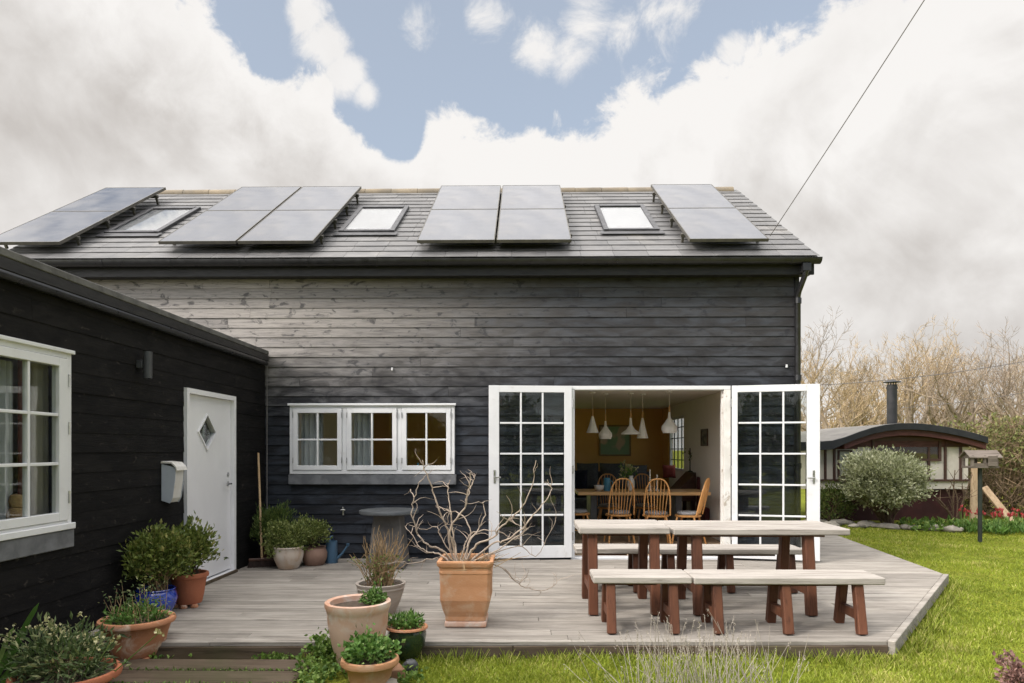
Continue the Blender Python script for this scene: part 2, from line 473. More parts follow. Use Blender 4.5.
M['twig'] = mat('bare_pale_branch', (.41, .335, .27), (.30, .24, .19), rough=.85, nscale=14, rnd=.2, bump=.3, bscale=60)
M['dry'] = mat('dry_straw_stem', (.34, .24, .125), (.26, .17, .09), rough=.85, nscale=14, rnd=.35)
M['stem'] = mat('brown_stem', (.13, .085, .05), (.09, .06, .035), rough=.85, nscale=14, rnd=.25)
M['lav'] = mat('pale_dry_lavender', (.36, .32, .27), (.27, .24, .20), rough=.9, nscale=14, rnd=.3)
M['willow_trunk'] = mat('willow_bark', (.30, .24, .175), (.22, .175, .13), rough=.9, nscale=6, rnd=.2, bump=.3)
M['willow_twig'] = mat('golden_willow_twigs', (.39, .29, .165), (.29, .215, .125), rough=.85, nscale=2, rnd=.3)
M['ash_twig'] = mat('grey_brown_twigs', (.30, .235, .175), (.22, .175, .13), rough=.85, nscale=2, rnd=.3)
M['hedge_twig'] = mat('russet_hedge_twigs', (.22, .15, .09), (.16, .11, .068), rough=.9, nscale=2, rnd=.35)
M['leaf_box'] = leaf_mat('shrub_leaf', (0.070, 0.105, 0.020), (0.168, 0.210, 0.042), (0.294, 0.280, 0.084))
M['leaf_hebe'] = leaf_mat('hebe_leaf', (0.084, 0.126, 0.028), (0.210, 0.245, 0.063), (0.308, 0.336, 0.126))
M['leaf_dark'] = leaf_mat('dark_shrub_leaf', (0.049, 0.084, 0.017), (0.126, 0.168, 0.035), (0.224, 0.238, 0.070))
M['leaf_fir'] = leaf_mat('conifer_needle', (0.049, 0.091, 0.020), (0.119, 0.175, 0.039), (0.210, 0.252, 0.070))
M['leaf_herb'] = leaf_mat('fresh_herb_leaf', (0.063, 0.140, 0.025), (0.140, 0.266, 0.056), (0.266, 0.378, 0.112))
M['leaf_ground'] = leaf_mat('ground_cover_leaf', (0.070, 0.140, 0.025), (0.168, 0.266, 0.049), (0.280, 0.378, 0.098))
M['leaf_euph'] = leaf_mat('grey_green_leaf', (0.070, 0.105, 0.042), (0.140, 0.196, 0.077), (0.364, 0.378, 0.182))
M['leaf_silver'] = leaf_mat('variegated_silver_leaf', (0.19, 0.21, 0.10), (0.42, 0.44, 0.26), (0.70, 0.69, 0.48))
M['leaf_ivy'] = leaf_mat('hedge_leaf', (0.084, 0.105, 0.028), (0.196, 0.203, 0.063), (0.308, 0.280, 0.112))
M['leaf_red'] = leaf_mat('purple_pink_leaf', (0.115, 0.069, 0.057), (0.253, 0.138, 0.115), (0.368, 0.230, 0.196))
M['tulip'] = leaf_mat('red_tulip', (.34, .035, .035), (.46, .08, .08), trans=.2)
M['grass'] = leaf_mat('grass_blade', (.165, .215, .024), (.31, .37, .044), (.52, .48, .16), rough=.55, trans=.35, spec=.25)
M['cream'] = mat('cream_panel', (.62, .58, .50), (.56, .52, .445), rough=.7, nscale=3, dirt=(.46, .42, .35), dscale=2)
M['wagon_brown'] = mat('dark_brown_timber', (.055, .028, .022), (.08, .04, .03), rough=.6, nscale=4, stretch=(1, 1, 5))
M['wagon_maroon'] = mat('maroon_boards', (.085, .027, .022), (.055, .017, .014), rough=.6, nscale=3, stretch=(1, 1, 6), rnd=.2)
M['wagon_skirt'] = mat('maroon_skirt', (.05, .011, .011), (.032, .007, .007), rough=.7, nscale=3)
M['wagon_roof'] = mat('black_roof_edge', (.012, .013, .016), (.02, .021, .024), rough=.6, nscale=4)
M['flue'] = mat('dark_flue', (.02, .021, .023), (.032, .032, .034), rough=.5)
M['wagon_felt'] = mat('grey_roof_felt', (.20, .19, .17), (.16, .15, .14), rough=.9, nscale=4, dirt=(.12, .12, .09))
M['post'] = timber_mat('tan_post', (.32, .23, .14), (.40, .30, .19), (.17, .11, .06), 2, rough=.85)
M['grey_wood'] = timber_mat('grey_bird_table', (.14, .115, .095), (.19, .16, .135), (.06, .05, .04), 0, rough=.85)
M['iron'] = mat('dark_green_iron', (.018, .024, .02), (.03, .037, .03), rough=.6)
M['stone'] = mat('pale_stone', (.30, .27, .22), (.22, .20, .165), rough=.95, nscale=8, bump=.5, bscale=20, rnd=.25)
M['brick_red'] = mat('old_brick', (.33, .19, .11), (.27, .14, .08), rough=.9, nscale=9, bump=.4, bscale=30)
M['wire'] = mat('black_cable', (.11, .10, .095), (.13, .12, .11), rough=.7)
M['wire_light'] = mat('grey_cable', (.16, .15, .145), (.2, .19, .18), rough=.7)
M['candle'] = mat('white_candle', (.78, .76, .70), (.74, .72, .66), rough=.5)
M['canvas'] = mat('painted_canvas', (.26, .40, .28), (.58, .48, .40), rough=.8, nscale=2.2, lo=.48, hi=.54, detail=2, dirt=(.52, .32, .28), dscale=3, dlo=.58, dhi=.62)
M['canvas_dark'] = mat('small_dark_print', (.07, .075, .07), (.20, .18, .14), rough=.8, nscale=12, lo=.45, hi=.55)
M['gilt'] = mat('ochre_frame', (.30, .20, .09), (.24, .16, .07), rough=.5)

def lawn_mat():
    m, t, p = new_mat('lawn_soil')
    tc = t.n('ShaderNodeTexCoord').outputs['Object']
    c = t.mix(t.ramp(t.noise(tc, 1.1, 7, .65, .5), .35, .65), (.17, .19, .022), (.26, .275, .03))
    c = t.mix(t.ramp(t.noise(tc, 38, 5, .7), .42, .7), c, (.06, .068, .014))
    c = t.mix(t.ramp(t.noise(tc, 2.3, 6, .6, .8), .58, .78, 0, .6), c, (.21, .185, .06))
    t.put(p.inputs['Base Color'], c)
    p.inputs['Roughness'].default_value = .95
    p.inputs['Specular IOR Level'].default_value = .1
    b = t.n('ShaderNodeBump'); b.inputs['Strength'].default_value = .8; b.inputs['Distance'].default_value = .03
    t.l(t.noise(tc, 30, 6, .7), b.inputs['Height']); t.l(b.outputs[0], p.inputs['Normal'])
    return m
M['lawn'] = lawn_mat()
YAW = R(0.84)
SA, CA = math.sin(YAW), math.cos(YAW)
def ray(x, y):
    u = x - CX
    return Vector((u * CA - F * SA, F * CA + u * SA, CY - y))
def W(x, y, Y):
    d = ray(x, y)
    return Vector((0, 0, CH)) + d * (Y / d.y)
def PX(x, Y): return W(x, 450, Y).x
def PZ(y, Y, x=512): return W(x, y, Y).z
def GP(x, y, z=0.0):
    d = ray(x, y)
    return Vector((0, 0, CH)) + d * ((z - CH) / d.z)

FY = 8.81                 # front face of the house
WX = -3.32                # face of the low wing
HX = PX(798, FY)          # right corner of the house
GZ = -.09                 # lawn level

def clad(mb, axis, plane, out, a0, a1, z0, z1, openings=(), step=.127, lap=.02, g=random, lip=.016):
    """lapped boards on a wall; axis: 0 runs along x, 1 runs along y; out: +1/-1 outward on the other axis"""
    z = z0
    while z < z1 - .01:
        zt = min(z + step + lap, z1)
        spans = [(a0, a1, z, zt)]
        for (p0, p1, q0, q1) in openings:
            nxt = []
            for (s0, s1, t0, t1) in spans:
                if s1 <= p0 or s0 >= p1 or t1 <= q0 or t0 >= q1:
                    nxt.append((s0, s1, t0, t1)); continue
                if s0 < p0: nxt.append((s0, p0, t0, t1))
                if s1 > p1: nxt.append((p1, s1, t0, t1))
                if t0 < q0: nxt.append((max(s0, p0), min(s1, p1), t0, q0))
                if t1 > q1: nxt.append((max(s0, p0), min(s1, p1), q1, t1))
            spans = nxt
        rowr = g.uniform(-.0015, .0015)
        for (s0, s1, t0, t1) in spans:
            cuts, q = [s0], s0 + g.uniform(.8, 4.2)
            while q < s1 - .5:
                cuts.append(q); q += g.uniform(3.2, 5.2)
            cuts.append(s1)
            for i in range(len(cuts) - 1):
                c0, c1 = cuts[i] + (.0015 if i else 0), cuts[i + 1] - (.0015 if i < len(cuts) - 2 else 0)
                def off(zz):                      # how far this board stands proud at height zz
                    return .022 - lip * (zz - z) / (step + lap) + rowr
                d0, d1 = off(t0), off(t1)
                wv = g.uniform(-.002, .002)
                poly = [(-.010, t0), (d0 + wv * .5, t0 + wv * .6), (d1, t1), (-.010, t1)]
                pl = [(plane + out * (d - .022), zz) for d, zz in poly]
                mb.prism(pl, 1 - axis if False else axis, c0, c1, g.random()) if axis == 0 else mb.prism([(x, zz) for x, zz in pl], 1, c0, c1, g.random())
        z += step

def ring(mb, axis, plane0, plane1, a0, a1, z0, z1, w, wb=None, wt=None):
    """rectangular frame: bars of width w between the two planes; axis as in clad"""
    wb = w if wb is None else wb; wt = w if wt is None else wt
    def bx(p0, p1, q0, q1):
        if axis == 0: mb.box(p0, p1, plane0, plane1, q0, q1)
        else: mb.box(plane0, plane1, p0, p1, q0, q1)
    bx(a0, a0 + w, z0, z1); bx(a1 - w, a1, z0, z1)
    bx(a0 + w, a1 - w, z0, z0 + wb); bx(a0 + w, a1 - w, z1 - wt, z1)
    return bx

# ================================================================== HOUSE
house = thing('house', 'black weatherboarded barn house with slate roof and open white glazed doors', 'house', (.3, FY, 0))
wz0, wz1 = PZ(474, FY, 373), PZ(405, FY, 373)
wx0, wx1 = PX(291, FY), PX(455, FY)
dx0, dx1 = PX(571, FY), PX(730, FY)
dz1 = PZ(386, FY, 650)
HTOP = 3.76
HL = -6.62
mb = MB()
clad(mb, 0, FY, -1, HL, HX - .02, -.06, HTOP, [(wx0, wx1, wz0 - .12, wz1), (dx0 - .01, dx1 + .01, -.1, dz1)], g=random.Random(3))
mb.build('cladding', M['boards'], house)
mb = MB()      # gable boards, back wall
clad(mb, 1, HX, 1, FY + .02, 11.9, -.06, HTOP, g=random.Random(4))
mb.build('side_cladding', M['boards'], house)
mb = MB(); mb.box(HX - .045, HX + .012, FY - .014, FY + .06, -.06, HTOP)
mb.build('corner_board', M['fascia'], house)
E = Vector((0, 8.55, 3.825)); RG = Vector((0, 11.75, 5.85))
ang = math.atan2(RG.z - E.z, RG.y - E.y); SL = (RG - E).length
U = Vector((0, math.cos(ang), math.sin(ang))); Nn = Vector((0, -math.sin(ang), math.cos(ang)))
RX0, RX1 = HL - .12, PX(818, 8.55)
mb = MB()      # inner wall leaf behind the boards, with the openings left out
B0, B1 = FY + .034, FY + .17
for (x0, x1, z0, z1) in ((HL, wx0, -.1, HTOP), (wx0, wx1, -.1, wz0 - .1), (wx0, wx1, wz1 + .001, HTOP), (wx1, dx0, -.1, HTOP), (dx0, dx1, dz1 + .001, HTOP), (dx1, HX - .05, -.1, HTOP)):
    mb.box(x0, x1, B0, B1, z0, z1)
mb.box(HX - .2, HX - .034, B1 + .002, 11.9, -.1, HTOP)
mb.box(HL, HL + .2, B1 + .002, 14.8, -.1, HTOP)
for (x0, x1, z0, z1) in ((HL + .202, -1.25, -.1, HTOP), (-1.25, 1.0, -.1, .12), (-1.25, 1.0, 2.2, HTOP), (1.0, 3.2, -.1, HTOP)):
    mb.box(x0, x1, 14.66, 14.85, z0, z1)
mb.box(3.082, HX - .035, 11.72, 11.898, -.1, 3.9)
mb.build('wall', M['fascia'], house)
mb = MB()      # gable triangle above eaves
yb = 2 * RG.y - E.y
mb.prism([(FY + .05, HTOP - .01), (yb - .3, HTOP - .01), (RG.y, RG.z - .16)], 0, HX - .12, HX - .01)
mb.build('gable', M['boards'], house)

# roof: deck slabs and every slate course
mb = MB()
for s, (y0, z0) in ((1, (E.y, E.z)), (-1, (yb, E.z))):
    mb.prism([(y0, z0 - .02), (RG.y, RG.z - .02), (RG.y, RG.z - .12), (y0, z0 - .10)], 0, RX0, RX1)
roof = mb.build('roof', M['felt'], house)
mb = MB()
g = random.Random(11)
n_c = 16; ex = SL / n_c
for i in range(n_c):
    x = RX0 - g.uniform(0, .3)
    while x < RX1:
        w = .42 + g.uniform(-.02, .02)
        x0, x1 = max(x, RX0), min(x + w - .004, RX1 + .008)
        if x1 - x0 > .03:
            s0 = i * ex - (.03 if i == 0 else g.uniform(0, .006)); s1 = (i + 1) * ex + .05
            t = g.uniform(0, .004)
            c0 = E + U * s0 + Nn * (.003 + t * .6); c1 = E + U * s1 + Nn * (-.008)
            v = []
            for c, th in ((c0, .005), (c1, .005)):
                for xx in (x0, x1):
                    v.append((xx, c.y, c.z)); q = c + Nn * th; v.append((xx, q.y, q.z))
            mb.add(v, [(0, 1, 3, 2), (4, 6, 7, 5), (0, 4, 5, 1), (2, 3, 7, 6), (1, 5, 7, 3), (0, 2, 6, 4)], g.random())
        x += w
mb.build('slate_courses', M['slate'], roof)
mb = MB()
x = RX0
while x < RX1 - .1:
    x1 = min(x + .45, RX1)
    mb.tube([(x, RG.y, RG.z - .035), (x1 - .006, RG.y, RG.z - .03)], .085, 10); x = x1
mb.build('ridge', M['ridge'], roof, smooth=True)
mb = MB()
mb.box(RX0, RX1 - .02, FY - .20, FY - .17, 3.60, 3.80)
mb.box(RX0, RX1 - .03, FY - .168, FY + .004, 3.615, 3.64)
mb.prism([(FY - .17, 3.64), (FY - .17, 3.80), (RG.y, RG.z - .13), (RG.y, RG.z - .30)], 0, RX1 - .05, RX1 - .018)
mb.build('fascia', M['fascia'], house, bevel=.003)
mb = MB()      # half-round gutter
gy, gz, gr = E.y - .035, 3.775, .07
pts = [(gy + gr * math.cos(a), gz + gr * math.sin(a)) for a in [math.pi + math.pi * k / 10 for k in range(11)]]
pin = [(gy + (gr - .008) * math.cos(a), gz + .003 + (gr - .008) * math.sin(a)) for a in [math.pi + math.pi * k / 10 for k in range(11)]][::-1]
mb.prism(pts + pin, 0, RX0, RX1 - .0)
mb.prism(pts, 0, RX1 + .001, RX1 + .012)
gut = mb.build('gutter', M['black'], house, smooth=True)
for i in range(12):
    mb = MB()
    x = RX1 - .35 - i * .86
    p2 = [(gy + (gr + .006) * math.cos(a), gz + (gr + .006) * math.sin(a)) for a in [math.pi + math.pi * k / 10 for k in range(11)]]
    mb.prism(p2, 0, x, x + .022)
    mb.build('gutter_bracket', M['black'], gut)
mb = MB()      # downpipe
px = PX(797.5, FY - .04); py = FY - .055
mb.tube([(px, gy, gz - .06), (px, gy, gz - .16), (px, gy + .02, gz - .2), (px, py - .03, gz - .36), (px, py, gz - .42), (px, py, .02)], .034, 12)
for z in (3.30, 2.32, 1.2): mb.tube([(px, py, z - .035), (px, py, z + .035)], .043, 12)
mb.box(px - .05, px + .05, gy - .045, gy + .05, gz - .16, gz - .066)
mb.build('downpipe', M['black'], house, smooth=True)
p = MB(); c = W(787, 366, FY - .02); p.box(c.x - .012, c.x + .012, FY - .02, FY, c.z - .02, c.z + .02)
p.build('pipe_stub', M['white'], house, bevel=.004)
p = MB(); c = W(392, 369, FY - .02); p.box(c.x - .01, c.x + .01, FY - .02, FY, c.z - .02, c.z + .02)
p.build('pipe_stub', M['white'], house, bevel=.004)
p = MB(); c = W(343, 510, FY - .02); p.box(c.x - .008, c.x + .008, FY - .03, FY, c.z - .07, c.z + .04); p.box(c.x - .03, c.x + .03, FY - .034, FY - .02, c.z - .006, c.z + .008)
p.build('outside_tap', M['steel'], house, bevel=.003)

# rooflights
def on_roof(x, Y, h=0.0):
    s = (Y - E.y) / math.cos(ang)
    q = E + U * s + Nn * h
    return Vector((x, q.y, q.z))
def slope_box(mb, x0, x1, s0, s1, h0, h1):
    v = []
    for x in (x0, x1):
        for s in (s0, s1):
            for h in (h0, h1):
                q = E + U * s + Nn * h; v.append((x, q.y, q.z))
    mb.add(v, [(0, 1, 3, 2), (4, 6, 7, 5), (0, 4, 5, 1), (2, 3, 7, 6), (0, 2, 6, 4), (1, 5, 7, 3)])
for x0, x1 in ((-5.84, -5.06), (-2.55, -1.77), (1.13, 1.90)):
    s0, s1 = (9.47 - 8.55) / math.cos(ang), (10.71 - 8.55) / math.cos(ang)
    mb = MB(); w = .07
    slope_box(mb, x0, x0 + w, s0, s1, .0, .05); slope_box(mb, x1 - w, x1, s0, s1, .0, .05)
    slope_box(mb, x0 + w, x1 - w, s0, s0 + w, .0, .048); slope_box(mb, x0 + w, x1 - w, s1 - w * 1.5, s1, .0, .056)
    slope_box(mb, x0 - .05, x1 + .05, s0 - .16, s0 - .002, .022, .030)
    fr = mb.build('rooflight', M['panel_frame'], house, bevel=.006)
    mb = MB(); slope_box(mb, x0 + w, x1 - w, s0 + w, s1 - w * 1.5, .036, .041); mb.build('pane', M['rooflight_glass'], fr)
    mb = MB(); slope_box(mb, x0 + w, x1 - w, s0 + w, s1 - w * 1.5, .018, .024); mb.build('sky_sheen_sheet', M['sky_sheen_sheet'], fr)  # pale sheet standing in for the sky reflected in the glass

# casement window in the facade
mb = MB()
F0, F1 = FY - .055, FY + .10
ring(mb, 0, F0, F1, wx0, wx1, wz0, wz1, .045, .05, .045)
mb.box(wx0 - .02, wx1 + .02, F0 - .03, F0 - .001, wz1 - .012, wz1 + .016)
cw = (wx1 - wx0) / 3
mul = [wx0 + cw, wx1 - cw]
for m_ in mul: mb.box(m_ - .03, m_ + .03, F0 + .002, F1 - .002, wz0 + .05, wz1 - .045)
win = mb.build('window', M['white'], house, bevel=.004)
edges = [wx0 + .045, mul[0] - .03, mul[0] + .03, mul[1] - .03, mul[1] + .03, wx1 - .045]
for k in range(3):
    a, b = edges[2 * k] + .003, edges[2 * k + 1] - .003
    mb = MB(); z0, z1 = wz0 + .053, wz1 - .048
    ring(mb, 0, F0 - .012, F0 + .045, a, b, z0, z1, .058)
    mb.box((a + b) / 2 - .011, (a + b) / 2 + .011, F0 - .006, F0 + .034, z0 + .058, z1 - .058)
    zm = (z0 + z1) / 2 - .005
    mb.box(a + .058, (a + b) / 2 - .0112, F0 - .005, F0 + .033, zm - .011, zm + .011)
    mb.box((a + b) / 2 + .0112, b - .058, F0 - .005, F0 + .033, zm - .011, zm + .011)
    mb.build('casement', M['white'], win, bevel=.003)
    mb = MB(); mb.box(a + .05, b - .05, F0 + .012, F0 + .018, z0 + .05, z1 - .05); mb.build('pane', M['glass'], win)
    mb = MB()
    for q in (a, b):
        for zz in (z0 + .09, z1 - .12): mb.tube([(q, F0 - .016, zz), (q, F0 - .016, zz + .07)], .006, 6)
    mb.build('hinge', M['steel'], win)
mb = MB(); mb.box(wx0 - .02, wx1 + .02, FY - .05, FY + .02, wz0 - .135, wz0 - .004)
mb.build('sill', M['lead'], win, bevel=.006)

# glazed double doors folded back against the wall
mb = MB()
mb.box(dx0, dx1, FY - .03, FY + .13, dz1 - .05, dz1)
mb.box(dx0, dx0 + .045, FY - .03, FY + .13, -.05, dz1 - .052)
mb.box(dx0 + .046, dx1 - .086, FY - .02, FY + .14, -.06, .02)
mb.build('door_frame', M['white'], house, bevel=.004)
mb = MB(); mb.box(dx1 - .085, dx1, FY - .032, FY + .14, -.05, dz1 - .052)
mb.box(dx1 - .10, dx1 - .0852, FY + .02, FY + .06, -.05, dz1 - .052)
mb.build('door_jamb', M['white_peel'], house, bevel=.003)
def leaf(hinge, sgn, a, width=1.06):
    h = Vector((hinge, FY - .055, 0)); d = Vector((sgn * math.cos(a), -math.sin(a), 0)); nrm = Vector((-sgn * -d.y, 0, 0))
    out = Vector((d.y * sgn, -d.x * sgn, 0)); out = out if out.y < 0 else -out
    def bx(mb, u0, u1, t0, t1, z0, z1):
        v = []
        for u in (u0, u1):
            for t in (t0, t1):
                for z in (z0, z1):
                    q = h + d * u + out * t; v.append((q.x, q.y, z))
        mb.add(v, [(0, 1, 3, 2), (4, 6, 7, 5), (0, 4, 5, 1), (2, 3, 7, 6), (0, 2, 6, 4), (1, 5, 7, 3)])
    z0, z1 = .025, dz1 - .004
    mb = MB(); hs, os_, tr, br = .095, .13, .085, .155
    if sgn > 0: hs, os_ = .07, .15
    bx(mb, 0, hs, -.022, .022, z0, z1); bx(mb, width - os_, width, -.022, .022, z0, z1)
    bx(mb, hs, width - os_, -.021, .021, z0, z0 + br); bx(mb, hs, width - os_, -.021, .021, z1 - tr, z1)
    gx0, gx1, gz0, gz1 = hs, width - os_, z0 + br, z1 - tr
    cw_, ch_ = (gx1 - gx0) / 3, (gz1 - gz0) / 5
    for k in (1, 2): bx(mb, gx0 + k * cw_ - .011, gx0 + k * cw_ + .011, -.016, .016, gz0, gz1)
    for r in (1, 2, 3, 4):
        for k in range(3):
            bx(mb, gx0 + k * cw_ + .0112, gx0 + (k + 1) * cw_ - .0112, -.015, .015, gz0 + r * ch_ - .011, gz0 + r * ch_ + .011)
    lf = mb.build('door_leaf', M['white'], house, bevel=.003)
    mb = MB(); bx(mb, gx0, gx1, -.003, .003, gz0, gz1); mb.build('pane', M['glass_dark'], lf)
    mb = MB(); bx(mb, width - .085, width - .06, .022, .03, .98, 1.15); bx(mb, width - .15, width - .062, .055, .068, 1.045, 1.063); bx(mb, width - .08, width - .065, .03, .056, 1.047, 1.061)
    mb.build('handle', M['steel'], lf, bevel=.003)
    mb = MB()
    for z in (.25, 1.1, 1.95):
        q = h - d * .012 + out * .02; mb.tube([(q.x, q.y, z), (q.x, q.y, z + .1)], .009, 8)
    mb.build('hinge', M['steel'], lf)
leaf(dx0 + .004, -1, R(5)); leaf(dx1 + .006, 1, R(13), 1.04)

# solar panels on rails, each one a thing
YB, ZB, YT, ZT = 8.62, 4.055, 11.22, 5.75
sb = (Vector((0, YB, ZB)) - E); pa = math.atan2(ZT - ZB, YT - YB); PL = math.hypot(ZT - ZB, YT - YB)
PU = Vector((0, math.cos(pa), math.sin(pa))); PN = Vector((0, -math.sin(pa), math.cos(pa)))
def pbox(mb, P0, x0, x1, s0, s1, h0, h1):
    v = []
    for x in (x0, x1):
        for s in (s0, s1):
            for h in (h0, h1):
                q = P0 + PU * s + PN * h; v.append((x, q.y, q.z))
    mb.add(v, [(0, 1, 3, 2), (4, 6, 7, 5), (0, 4, 5, 1), (2, 3, 7, 6), (0, 2, 6, 4), (1, 5, 7, 3)])
cols = [(-6.90, -5.90, 'at the far left end of the roof'), (-4.63, -3.64, 'beside the first rooflight, left of its pair'),
        (-3.615, -2.65, 'just left of the middle rooflight'), (-1.33, -.345, 'just right of the middle rooflight'),
        (-.32, .625, 'right of its pair, above the open doors'), (2.11, 3.10, 'standing alone at the right end of the roof')]
P0 = Vector((0, YB, ZB))
for (x0, x1, where) in cols:
    half = PL / 2
    for j, nm in ((0, 'lower'), (1, 'upper')):
        s0, s1 = j * half + (.004 if j else 0), (j + 1) * half - (.004 if not j else 0)
        q = P0 + PU * s0
        t = thing('solar_panel', f'{nm} dark solar panel {where}', 'solar panel', (x0, q.y, q.z), 0, 'solar panels on the slate roof')
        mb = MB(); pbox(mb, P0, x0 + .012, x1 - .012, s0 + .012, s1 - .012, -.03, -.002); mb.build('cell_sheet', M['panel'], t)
        mb = MB()
        pbox(mb, P0, x0, x0 + .012, s0, s1, -.04, 0); pbox(mb, P0, x1 - .012, x1, s0, s1, -.04, 0)
        pbox(mb, P0, x0 + .012, x1 - .012, s0, s0 + .012, -.04, 0); pbox(mb, P0, x0 + .012, x1 - .012, s1 - .012, s1, -.04, 0)
        mb.build('frame', M['panel_edge'], t)
        for k, s in enumerate((s0 + half * .25, s0 + half * .75)):
            mb = MB()
            pbox(mb, P0, x0 - .03, x1 + .03, s - .02, s + .02, -.085, -.042)
            for xx in (x0 - .015, x1 - .02): pbox(mb, P0, xx, xx + .03, s - .015, s + .015, -.20, -.086)
            mb.build('mounting_rail', M['panel_edge'], t)

# ================================================================== LOW WING
wing = thing('wing', 'low flat roofed black boarded wing projecting from the left of the house', 'building', (WX, 5, 0))
def WYp(x):
    d = ray(x, 450); return d.y * WX / d.x
wy1 = WYp(70); vz0, vz1 = PZ(527, wy1, 72), PZ(353, wy1, 72)
wy0 = wy1 - 1.72
ey0, ey1 = WYp(184), WYp(233.5); ez1 = PZ(387.5, ey0, 184)
WT = 2.585
mb = MB()
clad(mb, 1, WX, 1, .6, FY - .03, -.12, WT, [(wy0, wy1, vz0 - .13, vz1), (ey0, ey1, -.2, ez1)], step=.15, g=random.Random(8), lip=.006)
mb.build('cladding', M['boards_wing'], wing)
mb = MB()
V0, V1 = WX - .2, WX - .034
for (a, b, z0, z1) in ((.6, wy0, -.15, WT), (wy0, wy1, -.15, vz0 - .1), (wy0, wy1, vz1 + .001, WT), (wy1, ey0, -.15, WT), (ey0, ey1, ez1 + .001, WT), (ey1, FY - .03, -.15, WT)):
    mb.box(V0, V1, a, b, z0, z1)
mb.box(-8, V0 - .002, .6, .8, -.15, WT)
mb.box(-8.2, -8.002, .6, FY - .05, -.15, WT)
mb.build('wall', M['fascia'], wing)
mb = MB(); mb.box(-8.3, WX + .02, .5, FY - .01, WT + .002, WT + .06)
mb.build('roof', M['felt'], wing)
mb = MB(); mb.box(WX + .0205, WX + .072, .5, FY - .10, WT - .05, WT + .028)
mb.build('fascia', M['fascia'], wing, bevel=.004)
mb = MB(); mb.box(WX + .0205, WX + .076, .5, FY - .10, WT + .030, WT + .084)
mb.box(WX - .05, WX + .02, .5, FY - .10, WT + .062, WT + .086)
mb.build('roof_edge', M['felt'], wing, bevel=.006)
mb = MB()
gx = WX + .045
mb.tube([(gx, .5, WT - .075), (gx, FY - .12, WT - .075)], .032, 10)
mb.build('gutter', M['black'], wing, smooth=True)
mb = MB(); mb.tube([(WX + .03, FY - .045, WT - .1), (WX + .03, FY - .045, 0.0)], .006, 6)
mb.build('cable', M['wire_light'], wing)
# wing window
mb = MB(); A0, A1 = WX - .1, WX + .012
ring(mb, 1, A0, A1, wy0, wy1, vz0, vz1, .05, .055, .05)
mb.box(A1 + .001, A1 + .022, wy0 - .02, wy1 + .012, vz1 - .012, vz1 + .016)
mb.box(A1 + .001, A1 + .025, wy0 - .015, wy1 + .012, vz0 - .01, vz0 + .035)
wm = (wy0 + wy1) / 2
mb.box(A0 + .002, A1 - .002, wm - .03, wm + .03, vz0 + .055, vz1 - .05)
win2 = mb.build('window', M['white'], wing, bevel=.004)
for (a, b) in ((wy0 + .053, wm - .033), (wm + .033, wy1 - .053)):
    z0, z1 = vz0 + .058, vz1 - .053
    mb = MB(); ring(mb, 1, A1 - .045, A1 + .012, a, b, z0, z1, .095, .06, .06)
    c = (a + b) / 2
    mb.box(A1 - .034, A1 + .006, c - .011, c + .011, z0 + .06, z1 - .06)
    hh = (z1 - z0 - .12) / 3
    for k in (1, 2):
        zz = z0 + .06 + k * hh
        mb.box(A1 - .033, A1 + .005, a + .095, c - .0112, zz - .011, zz + .011)
        mb.box(A1 - .033, A1 + .005, c + .0112, b - .095, zz - .011, zz + .011)
    mb.build('casement', M['white'], win2, bevel=.003)
    mb = MB(); mb.box(A1 - .02, A1 - .014, a + .05, b - .05, z0 + .05, z1 - .05); mb.build('pane', M['glass'], win2)
    mb = MB()
    for zz in (z0 + .12, z0 + .62, z1 - .2):
        mb.tube([(A1 + .016, b + .004, zz), (A1 + .016, b + .004, zz + .09)], .008, 6)
    mb.build('hinge', M['steel'], win2)
mb = MB(); mb.box(WX - .02, WX + .024, wy0 - .02, wy1 + .015, vz0 - .145, vz0 - .012)
mb.build('sill', M['lead'], win2, bevel=.006)
# white entrance door with diamond light
mb = MB()
ring(mb, 1, WX - .10, WX + .032, ey0, ey1, .03, ez1, .05, .001, .05)
mb.build('door_frame', M['white_door'], wing, bevel=.003)
D0, D1 = WX - .06, WX - .012
a, b, z0, z1 = ey0 + .053, ey1 - .053, .05, ez1 - .053
dc, dzc, dh, dv = a + (b - a) * .44, PZ(432, WYp(205), 205), .20, .19
mb = MB()
for x in (D1,):
    pass
def face_with_diamond(mb, x0, x1):
    o = [(a, z0), (b, z0), (b, z1), (a, z1)]
    i = [(dc, dzc - dv), (dc + dh, dzc), (dc, dzc + dv), (dc - dh, dzc)]
    # order the outer corners to bridge with the diamond: bottom, right, top, left
    om = [((a + b) / 2, z0), (b, (z0 + z1) / 2), ((a + b) / 2, z1), (a, (z0 + z1) / 2)]
    O = [om[0], (b, z0), om[1], (b, z1), om[2], (a, z1), om[3], (a, z0)]
    v = []
    for x in (x0, x1):
        v += [(x, p, q) for p, q in O] + [(x, p, q) for p, q in i]
    f = []
    for base, flip in ((0, 1), (12, 0)):
        for k in range(4):
            q = [base + 8 + k, base + 2 * k, base + 2 * k + 1, base + (2 * k + 2) % 8, base + 8 + (k + 1) % 4]
            f.append(tuple(q[::-1] if flip else q))
    for k in range(8): f.append((k, (k + 1) % 8, 12 + (k + 1) % 8, 12 + k))
    for k in range(4): f.append((8 + (k + 1) % 4, 8 + k, 20 + k, 20 + (k + 1) % 4))
    mb.add(v, f)
face_with_diamond(mb, D0, D1)
fd = mb.build('front_door', M['white_door'], wing)
mb = MB()
dd = [(dc, dzc - dv - .012), (dc + dh + .012, dzc), (dc, dzc + dv + .012), (dc - dh - .012, dzc)]
di = [(dc, dzc - dv + .014), (dc + dh - .012, dzc), (dc, dzc + dv - .014), (dc - dh + .012, dzc)]
